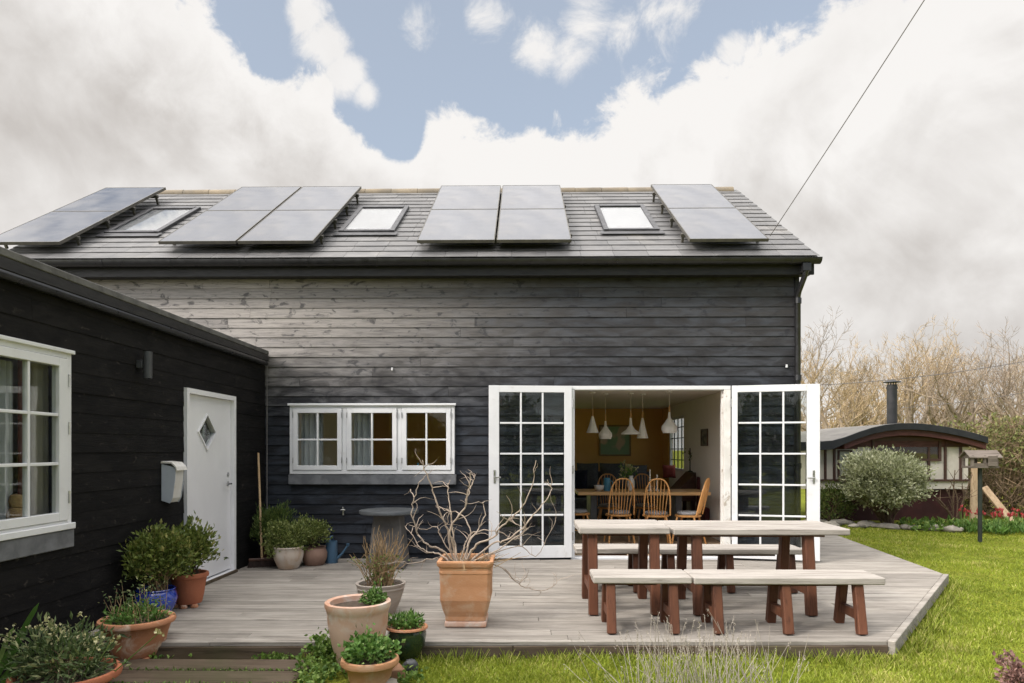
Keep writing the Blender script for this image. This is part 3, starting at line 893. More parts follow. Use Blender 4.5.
for k in range(4):
    k2 = (k + 1) % 4
    mb.prism([dd[k], dd[k2], di[k2], di[k]], 0, D1 + .001, D1 + .012)
mb.build('diamond_trim', M['white_door'], fd)
mb = MB(); mb.prism([(dc, dzc - dv), (dc + dh, dzc), (dc, dzc + dv), (dc - dh, dzc)], 0, D0 + .02, D0 + .026)
mb.build('pane', M['glass'], fd)
hy = b - .075; hz = PZ(484, WYp(225), 225)
mb = MB(); mb.tube([(D1, hy, hz), (D1 + .045, hy, hz), (D1 + .05, hy - .02, hz), (D1 + .05, hy - .13, hz)], .010, 8); mb.tube([(D1, hy, hz), (D1 + .008, hy, hz)], .026, 14)
mb.tube([(D1, hy, hz + .105), (D1 + .01, hy, hz + .105)], .022, 14)
mb.build('handle', M['steel'], fd, smooth=True)
mb = MB(); mb.box(WX - .12, WX + .05, ey0 - .01, ey1 + .01, -.03, .028)
mb.build('door_step', M['step'], wing, bevel=.004)

# wall lamp, letterbox on the wing wall
ly = WYp(138); c = W(140, 365, ly)
t = thing('wall_lamp', 'slim dark grey cylinder wall lamp on the black wing', 'wall lamp', (WX, c.y, c.z))
mb = MB(); mb.tube([(WX + .085, c.y, c.z - .115), (WX + .085, c.y, c.z + .115)], .036, 16); mb.build('lamp_body', M['lamp_grey'], t, smooth=True)
mb = MB(); mb.box(WX, WX + .052, c.y - .03, c.y + .03, c.z - .03, c.z + .04); mb.build('bracket', M['lamp_grey'], t, bevel=.004)

ly0, ly1 = WYp(161.5), WYp(171); 
lc = (ly0 + ly1) / 2
lz1, lz0 = PZ(461, lc, 172), PZ(502, lc, 172)
t = thing('letterbox', 'curved white letterbox with rusty streaks beside the white front door', 'letterbox', (WX, lc, lz0))
prof = [(WX, lz0 + .03), (WX + .07, lz0), (WX + .095, lz0 + .04), (WX + .118, lz0 + .2), (WX + .125, lz1 - .08), (WX + .11, lz1 - .06), (WX, lz1 - .03)]
mb = MB(); mb.prism(prof, 1, ly0 + .008, ly1 - .008); mb.build('front', M['letterbox'], t)
for q0, q1 in ((ly0, ly0 + .007), (ly1 - .007, ly1)):
    mb = MB(); mb.prism([(WX, lz0 + .02), (WX + .075, lz0 - .006), (WX + .10, lz0 + .04), (WX + .123, lz0 + .2), (WX + .13, lz1 - .08), (WX + .115, lz1 - .056), (WX, lz1 - .026)], 1, q0, q1)
    mb.build('side_plate', M['letterbox_side'], t)
mb = MB(); mb.prism([(WX, lz1 - .02), (WX, lz1), (WX + .10, lz1 - .01), (WX + .14, lz1 - .05), (WX + .15, lz1 - .085), (WX + .143, lz1 - .085), (WX + .13, lz1 - .058), (WX + .095, lz1 - .022)], 1, ly0 - .012, ly1 + .012)
mb.build('lid', M['letterbox'], t)
# ================================================================== ROOMS BEHIND THE OPENINGS
def struct(mb, name, m, label):
    o = mb.build(name, m); o['kind'] = 'structure'; o['label'] = label; return o
RYB, RXR, RZ = 14.62, 3.0, 2.28
mb = MB()
x = -3.2
while x < RXR:
    mb.box(x, min(x + .14, RXR) - .002, FY + .141, RYB, -.03, .02); x += .14
struct(mb, 'floor', M['floorboard'], 'brown boarded floor inside the dining room')
mb = MB(); mb.box(-3.3, RXR + .02, FY + .172, RYB, RZ, RZ + .05); struct(mb, 'ceiling', M['ceiling'], 'pale ceiling of the dining room')
bwx0, bwx1, bwz0, bwz1 = -1.25, 1.0, .12, 2.2
mb = MB()
mb.box(bwx1, RXR - .001, RYB, RYB + .03, .02, RZ); mb.box(-3.3, bwx0, RYB, RYB + .03, .02, RZ); mb.box(bwx0, bwx1, RYB, RYB + .03, .02, bwz0); mb.box(bwx0, bwx1, RYB, RYB + .03, bwz1, RZ); struct(mb, 'back_wall', M['ochre'], 'ochre painted back wall of the dining room')
sy0, sy1 = 12.72, 14.0
sz0, sz1 = 1.0, 2.05
mb = MB()
mb.box(RXR, RXR + .08, FY + .172, sy0, .021, RZ - .001); mb.box(RXR, RXR + .08, sy0, sy1, .021, sz0); mb.box(RXR, RXR + .08, sy0, sy1, sz1, RZ - .001)
struct(mb, 'side_wall', M['plaster'], 'off white right hand wall of the dining room')
mb = MB(); mb.box(RXR, RXR + .08, sy1, RYB - .001, .021, RZ - .001); struct(mb, 'ochre_return', M['ochre'], 'ochre strip of wall between side window and back wall')
mb = MB(); mb.box(-3.32, -3.24, FY + .172, RYB, .021, RZ - .001); struct(mb, 'kitchen_side_wall', M['plaster'], 'left wall of the kitchen')
# side window
t = thing('side_window', 'tall leaded window in the right wall of the dining room', 'window', (RXR + .04, (sy0 + sy1) / 2, sz0))
mb = MB(); ring(mb, 1, RXR + .015, RXR + .065, sy0 + .001, sy1 - .001, sz0 + .001, sz1 - .001, .045); fr = mb.build('frame', M['white'], t)
mb = MB()
for k in (1, 2, 3): mb.box(RXR + .03, RXR + .05, sy0 + k * (sy1 - sy0) / 4 - .008, sy0 + k * (sy1 - sy0) / 4 + .008, sz0 + .046, sz1 - .046)
for k in (1, 2, 3, 4): mb.box(RXR + .032, RXR + .048, sy0 + .046, sy1 - .046, sz0 + k * (sz1 - sz0) / 5 - .008, sz0 + k * (sz1 - sz0) / 5 + .008)
mb.build('glazing_bar', M['iron'], fr)
mb = MB(); mb.box(RXR + .038, RXR + .042, sy0 + .04, sy1 - .04, sz0 + .04, sz1 - .04); mb.build('pane', M['glass'], t)

t = thing('added_back_window', 'unseen three light window added in the ochre back wall to light the room', 'window', (-.12, RYB, .12))  # out of view, added to let daylight into the dining room
mb = MB(); ring(mb, 0, RYB + .05, RYB + .11, bwx0 + .001, bwx1 - .001, bwz0 + .001, bwz1 - .001, .045); [mb.box(q - .03, q + .03, RYB + .052, RYB + .108, bwz0 + .047, bwz1 - .047) for q in (-.5, .25)]; fr = mb.build('frame', M['white'], t)
mb = MB(); mb.box(bwx0 + .04, bwx1 - .04, RYB + .078, RYB + .082, bwz0 + .04, bwz1 - .04); mb.build('pane', M['glass'], t)

# wing interior
mb = MB(); mb.box(-6.2, V0 - .002, 1.5, 6.2, -.1, .0); struct(mb, 'wing_floor', M['floorboard'], 'floor of the room in the wing')
mb = MB(); mb.box(-6.3, -6.2, 1.5, 6.2, 0, 2.5); struct(mb, 'wing_inner_wall', M['plaster'], 'pale wall inside the wing room')
mb = MB(); mb.box(-6.2, V0 - .004, 6.2, 6.28, 0, 2.5); struct(mb, 'wing_end_wall', M['plaster'], 'pale end wall inside the wing room')
def curtain(name, label, m, axis, plane, a0, a1, z0, z1, amp=.025, waves=6):
    n = waves * 8
    v, f = [], []
    for i in range(n + 1):
        a = a0 + (a1 - a0) * i / n
        d = amp * math.sin(2 * math.pi * waves * i / n) * (1 + .3 * math.sin(i * .7))
        for z in (z0, z1):
            for th in (0, .006):
                v.append((a, plane + d + th, z) if axis == 0 else (plane + d + th, a, z))
    for i in range(n):
        b = i * 4
        f += [(b, b + 4, b + 6, b + 2), (b + 1, b + 3, b + 7, b + 5), (b, b + 1, b + 5, b + 4), (b + 2, b + 6, b + 7, b + 3)]
    f += [(0, 2, 3, 1), (n * 4, n * 4 + 1, n * 4 + 3, n * 4 + 2)]
    mb = MB(); mb.add(v, f, .5)
    return tag(mb.build(name, m, smooth=True), label, 'curtain')
curtain('curtain', 'beige curtain nearest the right edge of the wing window', M['curtain'], 1, WX - .155, wy1 - .19, wy1 - .012, .5, 2.2, waves=3)
curtain('curtain', 'red brown curtain hanging inside the wing window', M['redwood'], 1, WX - .165, wy1 - .30, wy1 - .195, .5, 2.2, waves=2)
curtain('curtain', 'pale curtain at the left side of the wing window', M['curtain_grey'], 1, WX - .16, wy1 - .62, wy1 - .36, .5, 2.0, waves=5)
t = thing('soft_toy', 'tan plush toy on the wing window sill behind the glass', 'toy', (WX - .26, wy1 - .60, vz0 + .02))
q = Vector((WX - .10, wy1 - .40, vz0 + .06))
mb = MB(); mb.lathe([(.001, 0), (.05, .01), (.06, .06), (.045, .11), (.001, .13)], 14, q); mb.build('torso', M['teddy'], t, smooth=True)
mb = MB(); mb.lathe([(.001, .11), (.035, .12), (.045, .16), (.035, .2), (.001, .21)], 14, q)
mb.build('head', M['teddy'], t, smooth=True)

# kitchen window: curtains and things on the inner sill
curtain('curtain', 'pale grey curtain in the left casement of the facade window', M['curtain_grey'], 0, FY + .20, wx0 + .07, wx0 + .36, wz0 - .1, wz1 + .05, waves=4)
curtain('curtain', 'pale grey curtain in the middle casement of the facade window', M['curtain_grey'], 0, FY + .20, mul[0] + .06, mul[0] + .30, wz0 - .1, wz1 + .05, waves=3)
mb = MB(); mb.box(wx0, wx1, FY + .101, FY + .30, wz0 - .02, wz0 + .012); struct(mb, 'inner_sill', M['white'], 'white inner window sill in the kitchen')
for k, (xp, h, r, lab, mt) in enumerate(((316, .10, .03, 'small white jar on the sill behind the left casement', 'porcelain'), (404, .16, .026, 'slim glass-green bottle behind the middle casement', 'iron'), (418, .13, .028, 'little blue bottle at the left of the right casement', 'jug_blue'), (428, .12, .032, 'white bottle on the sill behind the right casement', 'porcelain'), (440, .10, .03, 'brown jar at the right end of the window sill', 'brown_pot'))):
    mb = MB(); c = (PX(xp, FY + .16), FY + .16, wz0 + .012)
    mb.lathe([(r, 0), (r, h * .55), (r * .8, h * .66), (r * .4, h * .75), (r * .4, h), (.001, h)], 14, c)
    tag(mb.build('bottle', M[mt], smooth=True), lab, 'bottle', 'bottles and jars on the kitchen window sill')

# ------------------------------------------------ dining table
ty0, ty1, tx0, tx1, tz = 10.25, 11.1, PX(578, 10.25), PX(710, 10.3), .77
t = thing('dining_table', 'long honey coloured wooden dining table inside the open doors', 'table', ((tx0 + tx1) / 2, (ty0 + ty1) / 2, .02))
mb = MB()
for k in range(4): mb.box(tx0, tx1, ty0 + k * (ty1 - ty0) / 4, ty0 + (k + 1) * (ty1 - ty0) / 4 - .002, tz - .05, tz)
mb.build('table_top', M['oak'], t, bevel=.006)
for x in (tx0 + .25, tx1 - .45):
    mb = MB(); mb.box(x - .05, x + .05, ty0 + .12, ty1 - .12, .02, tz - .052); mb.build('leg', M['lamp_grey'], t, bevel=.006)

# ------------------------------------------------ spindle back chairs
def make_chair(label):
    t = thing('dining_chair', label, 'chair', (0, 0, 0), 0, 'hoop back dining chairs round the indoor table')
    sz = .44
    mb = MB()
    sp = [(.20 * math.cos(a) * (1 if math.sin(a) > 0 else .92), .19 * math.sin(a)) for a in [2 * math.pi * k / 24 for k in range(24)]]
    mb.prism(sp, 2, sz - .03, sz); mb.build('seat', M['chair'], t, bevel=.008, local=True)
    for sx in (-1, 1):
        for sy in (-1, 1):
            mb = MB(); mb.tube([(sx * .13, sy * .12, sz - .02), (sx * .165, sy * .16, sz * .5), (sx * .19, sy * .185 - (.03 if sy < 0 else 0), 0)], [.013, .018, .011], 8)
            mb.build('leg', M['chair'], t, smooth=True, local=True)
    mb = MB(); mb.tube([(-.165, -.0, .2), (.165, 0, .2)], .009, 6)
    for sx in (-1, 1): mb.tube([(sx * .172, .16, .19), (sx * .172, -.17, .19)], .009, 6)
    mb.build('stretcher', M['chair'], t, smooth=True, local=True)
    def hoop(u):      # u in -1..1 along the bow
        a = math.pi * (u + 1) / 2
        x = -.185 * math.copysign(abs(math.cos(a)) ** .75, math.cos(a))
        h = .53 * math.sin(a) ** .62 if math.sin(a) > 0 else 0
        return Vector((x, -.165 - .24 * h, sz + h))
    mb = MB(); mb.tube([hoop(-1 + 2 * k / 28) for k in range(29)], .011, 8); mb.build('hoop', M['chair'], t, smooth=True, local=True)
    for k in range(7):
        x = -.135 + .045 * k
        best = min((hoop(-1 + 2 * q / 200) for q in range(30, 171)), key=lambda p: abs(p.x - x * 1.12))
        mb = MB(); mb.tube([(x * .8, -.145, sz - .01), ((x * .8 + best.x) / 2, (-.145 + best.y) / 2, (sz + best.z) / 2), best], [.006, .0075, .005], 6)
        mb.build('spindle', M['chair'], t, smooth=True, local=True)
    mb = MB()
    sp2 = [(.165 * math.cos(a), .155 * math.sin(a)) for a in [2 * math.pi * k / 20 for k in range(20)]]
    mb.prism(sp2, 2, sz + .001, sz + .045); mb.build('cushion', M['cushion'], t, bevel=.018, local=True, seg=2)
    return t
ch = make_chair('near side dining chair with its back to the garden, left of the two')
ch.matrix_basis = Matrix.Translation((PX(619, 10.12), 10.12, .02)) @ Matrix.Rotation(R(3), 4, 'Z')
dup(ch, (PX(656, 10.0), 10.0, .02), R(-6), 'near side dining chair with its back to the garden, nearest the white candles')
dup(ch, (PX(609, 11.35), 11.35, .02), R(178), 'far side dining chair behind the blue jug and bowl')
dup(ch, (PX(646, 11.4), 11.4, .02), R(183), 'far side dining chair just right of the flower vase')
dup(ch, (PX(688, 10.0), 10.0, .02), R(62), 'dining chair turned sideways at the right end of the table')
dup(ch, (PX(577, 10.3), 10.3, .02), R(-82), 'dining chair half hidden at the left end of the table')

# ------------------------------------------------ pendants
def pendant(px, Y, ytop, ybot, wpx, kind, label):
    c = W(px, ybot, Y); zt = PZ(ytop, Y, px); r = wpx / 2 / F * Y; h = zt - c.z
    t = thing('pendant_lamp', label, 'pendant lamp', (c.x, Y, c.z), 0, 'white pendant lamps over the dining table')
    neck = .10
    if kind == 'cone': pr = [(r, 0), (r * .62, h * .4), (r * .16, h), (.015, h)]
    elif kind == 'flare': pr = [(r, 0), (r * .98, h * .08), (r * .45, h * .3), (r * .17, h * .55), (r * .11, h), (.012, h)]
    else: pr = [(r * .82, 0), (r, h * .18), (r * .98, h * .32), (r * .55, h * .52), (r * .2, h * .72), (r * .12, h), (.012, h)]
    inner = [(max(a - .008, .004), z + (.004 if i else .0)) for i, (a, z) in enumerate(pr[:-1])][::-1]
    mb = MB(); mb.lathe(inner + pr, 28, (c.x, Y, c.z)); mb.build('lamp_shade', M['porcelain'], t, smooth=True)
    mb = MB(); mb.tube([(c.x, Y, zt + .001), (c.x, Y, zt + neck * .7), (c.x, Y, zt + neck)], [.016, .014, .006], 12); mb.build('neck', M['brass'], t, smooth=True)
    mb = MB(); mb.tube([(c.x, Y, zt + neck + .001), (c.x, Y, RZ - .02)], .0045, 6); mb.build('cord', M['cord'], t)
    mb = MB(); mb.tube([(c.x, Y, RZ - .022), (c.x, Y, RZ - .002)], .045, 14); mb.build('ceiling_rose', M['porcelain'], t, smooth=True)
pendant(592.5, 10.35, 416, 432.8, 12.5, 'cone', 'leftmost white pendant lamp, a tall plain cone')
pendant(605.4, 10.6, 421, 439, 13.5, 'bell', 'round bellied white pendant lamp second from the left, hanging lowest')
pendant(630.7, 10.5, 418, 434.3, 19, 'flare', 'widely flared white pendant lamp in the middle, like a funnel')
pendant(642.5, 10.7, 418, 438.3, 11.5, 'cone', 'slim white cone pendant lamp just right of the flared one')
pendant(669.3, 10.2, 412, 433, 15.5, 'bell', 'rightmost white pendant lamp, round bellied and on its own')

# ------------------------------------------------ things on the table
c = W(631, 492, 10.7); c.z = tz
t = thing('flower_vase', 'white vase of cream flowers in the middle of the dining table', 'vase', c)
mb = MB(); mb.lathe([(.04, 0), (.06, .06), (.055, .14), (.03, .2), (.036, .23), (.028, .225)], 20, c); mb.build('vase', M['porcelain'], t, smooth=True)
hd = np.array([(c.x + rng.normal(0, .09), c.y + rng.normal(0, .06), c.z + .36 + rng.normal(0, .06)) for _ in range(16)])
mb = MB(); mb.sticks(np.tile(np.array([[c.x, c.y, c.z + .2]]), (16, 1)), hd, .003, .002); mb.build('stem', M['leaf_herb'], t)
mb = MB(); mb.leaves(np.repeat(hd, 9, 0) + rng.normal(0, .012, (144, 3)), .035, up=.2, aspect=.8); mb.build('bloom', M['flower'], t)
mb = MB(); mb.leaves(np.repeat(hd, 7, 0) + rng.normal(0, .03, (112, 3)) - np.array([0, 0, .06]), .05); mb.build('foliage', M['leaf_herb'], t)
c = W(607, 492, 10.55); c.z = tz
t = thing('jug', 'turquoise blue jug on the left half of the dining table', 'jug', c)
mb = MB(); mb.lathe([(.05, 0), (.055, .05), (.05, .16), (.047, .2), (.04, .195)], 18, c); mb.build('jug_body', M['jug_blue'], t, smooth=True)
mb = MB(); mb.tube([(c.x + .05, c.y, c.z + .16), (c.x + .09, c.y, c.z + .14), (c.x + .085, c.y, c.z + .07), (c.x + .052, c.y, c.z + .05)], .007, 8); mb.build('handle', M['jug_blue'], t, smooth=True)
c = W(599, 493, 10.5); c.z = tz
mb = MB(); mb.lathe([(.03, 0), (.065, .03), (.08, .09), (.074, .088), (.055, .03), (.001, .02)], 20, c)
tag(mb.build('bowl', M['porcelain'], smooth=True), 'white bowl beside the blue jug on the dining table', 'bowl')
for px, h, lab in ((650, .27, 'taller white candle on the right half of the dining table'), (657, .19, 'shorter white candle at the right of the taller one')):
    c = W(px, 493, 10.6); c.z = tz
    t = thing('candlestick', lab, 'candle', c, 0, 'white candles on the dining table')
    mb = MB(); mb.lathe([(.035, 0), (.035, .01), (.012, .02), (.014, .06), (.02, .065), (.001, .066)], 14, c); mb.build('holder', M['porcelain'], t, smooth=True)
    mb = MB(); mb.tube([(c.x, c.y, c.z + .06), (c.x, c.y, c.z + .06 + h)], .011, 10); mb.build('candle', M['candle'], t, smooth=True)

# ------------------------------------------------ sofa, bureau, pictures
t = thing('sofa', 'slate grey sofa along the ochre wall', 'sofa', (1.55, 14.0, .02))
mb = MB(); mb.box(.5, 2.7, 13.55, 14.5, .1, .42); mb.build('seat_base', M['sofa'], t, bevel=.04, seg=3)
mb = MB(); mb.box(.5, 2.7, 14.3, 14.58, .43, .95); mb.build('backrest', M['sofa'], t, bevel=.06, seg=3)
mb = MB(); mb.box(2.5, 2.72, 13.5, 14.28, .43, .66); mb.build('armrest', M['sofa'], t, bevel=.05, seg=3)
def cushion(px0, px1, y0, y1, Y, m, lab, tilt=12):
    a, b = W(px0, y1, Y), W(px1, y0, Y)
    w, h = b.x - a.x, b.z - a.z
    mb = MB(); n = 8
    v, f = [], []
    for s in (-1, 1):
        for i in range(n + 1):
            for j in range(n + 1):
                u, q = i / n * 2 - 1, j / n * 2 - 1
                d = .09 * (1 - u ** 4) ** .6 * (1 - q ** 4) ** .6
                v.append((a.x + w * (u * (1 - .05 * (1 - q * q)) + 1) / 2, Y + s * d + (q + 1) / 2 * h * math.tan(R(tilt)), a.z + h * (q * (1 - .05 * (1 - u * u)) + 1) / 2))
    N = (n + 1) ** 2
    for s in (0, 1):
        for i in range(n):
            for j in range(n):
                k = s * N + i * (n + 1) + j
                q = (k, k + n + 1, k + n + 2, k + 1)
                f.append(q if s == 0 else q[::-1])
    mb.add(v, f, random.random())
    tag(mb.build('cushion', m, smooth=True), lab, 'cushion', 'cushions on the sofa')
cushion(573, 588, 470, 492, 13.7, M['navy'], 'navy blue cushion at the left end of the sofa')
cushion(577, 599, 463, 488, 14.15, M['sofa'], 'grey cushion behind the navy one on the sofa')
cushion(600, 626, 463, 488, 14.15, M['sofa'], 'grey cushion in the middle of the sofa, below the painting')
cushion(628, 648, 465, 488, 14.15, M['sofa'], 'grey cushion right of the vase on the sofa')
cushion(663, 676, 465, 478, 13.0, M['redcloth'], 'rust red cushion by the side window')
t = thing('bureau', 'dark mahogany bureau with sloping lid against the right wall', 'bureau', (2.7, 12.2, .02))
mb = MB(); bx0, bx1 = PX(674, 12.0), RXR - .02
mb.prism([(bx0, .52), (bx1, .52), (bx1, PZ(472, 12.0)), (bx0 + .32, PZ(472, 12.0)), (bx0, PZ(491, 12.0))], 1, 11.75, 12.45); mb.build('desk_body', M['mahogany'], t, bevel=.008)
for x in (bx0 + .04, bx1 - .04):
    for y in (11.8, 12.4):
        mb = MB(); mb.box(x - .03, x + .03, y - .03, y + .03, .02, .518); mb.build('leg', M['mahogany'], t)
t = thing('armchair', 'dark maroon upholstered chair in front of the right wall', 'armchair', (2.8, 11.2, .02))
ax0, ax1 = PX(703, 11.0), RXR - .01
mb = MB(); mb.box(ax0, ax1, 10.9, 11.5, .22, .48); mb.build('seat', M['maroon'], t, bevel=.03, seg=2)
mb = MB(); mb.box(ax0 + .05, ax1, 11.5, 11.62, .3, PZ(478, 11.0)); mb.build('backrest', M['maroon'], t, bevel=.04, seg=2)
for x in (ax0 + .04, ax1 - .04):
    for y in (10.95, 11.55):
        mb = MB(); mb.box(x - .02, x + .02, y - .02, y + .02, .02, .219); mb.build('leg', M['mahogany'], t)
bt = PZ(472, 12.0)
c = Vector((PX(698, 12.1), 12.1, bt))
t = thing('flower_vase', 'cream jug of flowers standing on the dark bureau', 'vase', c)
mb = MB(); mb.lathe([(.05, 0), (.075, .07), (.05, .16), (.06, .2), (.05, .195)], 18, c); mb.build('vase', M['porcelain'], t, smooth=True)
hd = np.array([(c.x + rng.normal(0, .09), c.y + rng.normal(0, .07), c.z + .26 + rng.normal(0, .05)) for _ in range(22)])
mb = MB(); mb.leaves(np.repeat(hd, 10, 0) + rng.normal(0, .03, (220, 3)), .06, aspect=.6); mb.build('foliage', M['leaf_hebe'], t)
c = Vector((PX(690, 12.0), 12.0, bt))
t = thing('candlestick', 'tall black candlestick at the left of the bureau top', 'candlestick', c)
mb = MB(); mb.lathe([(.05, 0), (.05, .012), (.01, .03), (.008, .30), (.03, .32), (.001, .321)], 14, c); mb.build('holder', M['iron'], t, smooth=True)
mb = MB(); mb.tube([(c.x, c.y, c.z + .32), (c.x, c.y, c.z + .42)], .011, 10); mb.build('candle', M['mahogany'], t, smooth=True)
a, b = W(599, 456, RYB - .03), W(631, 425, RYB - .03)
t = thing('painting', 'large green and pink painting on the ochre wall', 'painting', ((a.x + b.x) / 2, RYB, a.z))
mb = MB(); mb.box(a.x + .03, b.x - .03, RYB - .025, RYB - .004, a.z + .03, b.z - .03); mb.build('canvas', M['canvas'], t)
mb = MB(); ring(mb, 0, RYB - .035, RYB - .003, a.x, b.x, a.z, b.z, .032); mb.build('frame', M['gilt'], t)
y0, y1 = 11.05, 11.45
t = thing('picture', 'small dark framed picture on the off white side wall', 'picture', (RXR, (y0 + y1) / 2, 1.4))
zz0, zz1 = PZ(446, 11.2), PZ(429, 11.2)
mb = MB(); mb.box(RXR - .012, RXR - .002, y0 + .03, y1 - .03, zz0 + .03, zz1 - .03); mb.build('print', M['canvas_dark'], t)
mb = MB(); ring(mb, 1, RXR - .02, RXR - .001, y0, y1, zz0, zz1, .03); mb.build('frame', M['mahogany'], t)
# ================================================================== GROUND, DECK
pFL, pFR, pR1, pR2 = Vector((WX - .1, 4.92)), GP(887, 641), GP(943, 574), GP(817, 528)
pR2 = pR1.xy + (pR2.xy - pR1.xy) * 1.25
deck_poly = [(pFL.x, pFL.y), (pFR.x, pFR.y), (pR1.x, pR1.y), (pR2.x, pR2.y)]
def clip_x(y):
    """x extent of the deck at a given y"""
    xl = WX - .05
    f0, f1 = deck_poly[0], deck_poly[1]
    seg = [(deck_poly[1], deck_poly[2]), (deck_poly[2], deck_poly[3])]
    xr = None
    for a, b in seg:
        if min(a[1], b[1]) - 1e-6 <= y <= max(a[1], b[1]) + 1e-6:
            q = a[0] + (b[0] - a[0]) * (y - a[1]) / (b[1] - a[1]); xr = q if xr is None else max(xr, q)
    return xl, xr
mb = MB()
g = random.Random(21)
bw = .138
y = deck_poly[0][1] - .01
front = lambda x: deck_poly[0][1] + (deck_poly[1][1] - deck_poly[0][1]) * (x - deck_poly[0][0]) / (deck_poly[1][0] - deck_poly[0][0])
k = 0
while y < 13.2:
    y0, y1 = y, y + bw - .005
    ya = max(y0, deck_poly[1][1] + .001); yb_ = min(max(y1, ya + .001), deck_poly[3][1] - .01)
    r0, r1 = clip_x(ya)[1], clip_x(yb_)[1]
    if r0 is None or r1 is None: break
    xl = WX - .05
    if y1 > FY - .03: xl = HX + .04 
    if y1 > FY - .03 and y0 < FY: pass
    cuts = [xl]; q = xl + g.uniform(.6, 3.6)
    while q < min(r0, r1) - .6: cuts.append(q); q += g.uniform(2.4, 3.6)
    cuts.append(None)
    for i in range(len(cuts) - 1):
        c0 = cuts[i] + .0015; end = cuts[i + 1] is None
        dz = g.uniform(-.003, .002); rr = g.random()
        if end: quad = [(c0, y0), (r0, y0), (r1, y1), (c0, y1)]
        else: quad = [(c0, y0), (cuts[i + 1] - .0015, y0), (cuts[i + 1] - .0015, y1), (c0, y1)]
        if y0 < deck_poly[1][1]:     # trim the first row along the slightly slanting front edge
            quad = [(p, max(q_, front(p))) if q_ == y0 else (p, max(q_, front(p) + .02)) for p, q_ in quad]
        mb.prism(quad, 2, -.032 + dz, dz, rr)
    y += bw
deck = mb.build('deck', M['deck'], bevel=.003)
tag(deck, 'silvery weathered timber deck in front of the house', 'deck', kind='structure')
mb = MB()
def edge_board(a, b, z0, z1, th=.035):
    a, b = Vector((a[0], a[1], 0)), Vector((b[0], b[1], 0)); d = (b - a).normalized(); n = Vector((d.y, -d.x, 0))
    v = []
    for p in (a, b):
        for t_ in (0.003, th):
            for z in (z0, z1): q = p + n * t_; v.append((q.x, q.y, z))
    mb.add(v, [(0, 1, 3, 2), (4, 6, 7, 5), (0, 4, 5, 1), (2, 3, 7, 6), (0, 2, 6, 4), (1, 5, 7, 3)])
edge_board(deck_poly[0], (deck_poly[1][0] * .55 + deck_poly[0][0] * .45, front(deck_poly[1][0] * .55 + deck_poly[0][0] * .45)), -.12, -.03, .02)
edge_board((deck_poly[1][0] * .55 + deck_poly[0][0] * .45 + .004, front(deck_poly[1][0] * .55 + deck_poly[0][0] * .45)), deck_poly[1], -.12, -.03, .02)
fb0 = mb.build('front_board', M['step'], deck, bevel=.004); mb = MB()
edge_board(deck_poly[1], deck_poly[2], -.10, .004, .055)
edge_board(deck_poly[2], deck_poly[3], -.12, -.004, .02)
fb = mb.build('edge_board', M['deck'], deck, bevel=.004)
# sleepers forming the lower step
mb = MB()
sx1 = GP(322, 655, -.10).x
mb.box(WX + .02, sx1, 4.62, 4.83, -.22, -.085); mb.box(WX + .02, sx1 - .02, 4.34, 4.60, -.23, -.092); mb.box(WX + .02, sx1 - .05, 4.02, 4.31, -.24, -.10)
st = mb.build('step', M['step'], bevel=.012); tag(st, 'dark worn timber sleepers making a low step below the deck', 'step', kind='structure')
# lawn: one sheet to the horizon
xs = np.concatenate([[-900, -300, -100, -40, -20], np.linspace(-12, 24, 73), [30, 45, 80, 200, 500, 1200]])
ys = np.concatenate([[-300, -60, -20, -8], np.linspace(-4, 26, 61), [30, 40, 60, 120, 300, 900, 2500]])
XX, YY = np.meshgrid(xs, ys)
ZZ = GZ - .03 + .012 * np.sin(XX * 1.3 + 1) * np.cos(YY * 1.1) + .01 * np.sin(XX * 3.1 + YY * 2.3)
far = (np.abs(XX) > 30) | (YY > 30); ZZ[far] = GZ - .03
inside = (XX < HX + .2) & (YY > FY - .5); ZZ[inside] -= .18
verts = np.stack([XX, YY, ZZ], -1).reshape(-1, 3)
nx, ny = len(xs), len(ys)
ii = (np.arange(ny - 1)[:, None] * nx + np.arange(nx - 1)[None]).ravel()
mb = MB(); mb.add(verts, np.stack([ii, ii + 1, ii + nx + 1, ii + nx], 1), .5)
tag(mb.build('ground', M['lawn'], smooth=True), 'yellow green lawn ground spreading round the deck', 'lawn', kind='structure')
def in_poly(px, py, poly):
    r = np.zeros(len(px), bool); j = len(poly) - 1
    for i in range(len(poly)):
        xi, yi = poly[i]; xj, yj = poly[j]
        c = ((yi > py) != (yj > py)) & (px < (xj - xi) * (py - yi) / (yj - yi + 1e-12) + xi)
        r ^= c; j = i
    return r
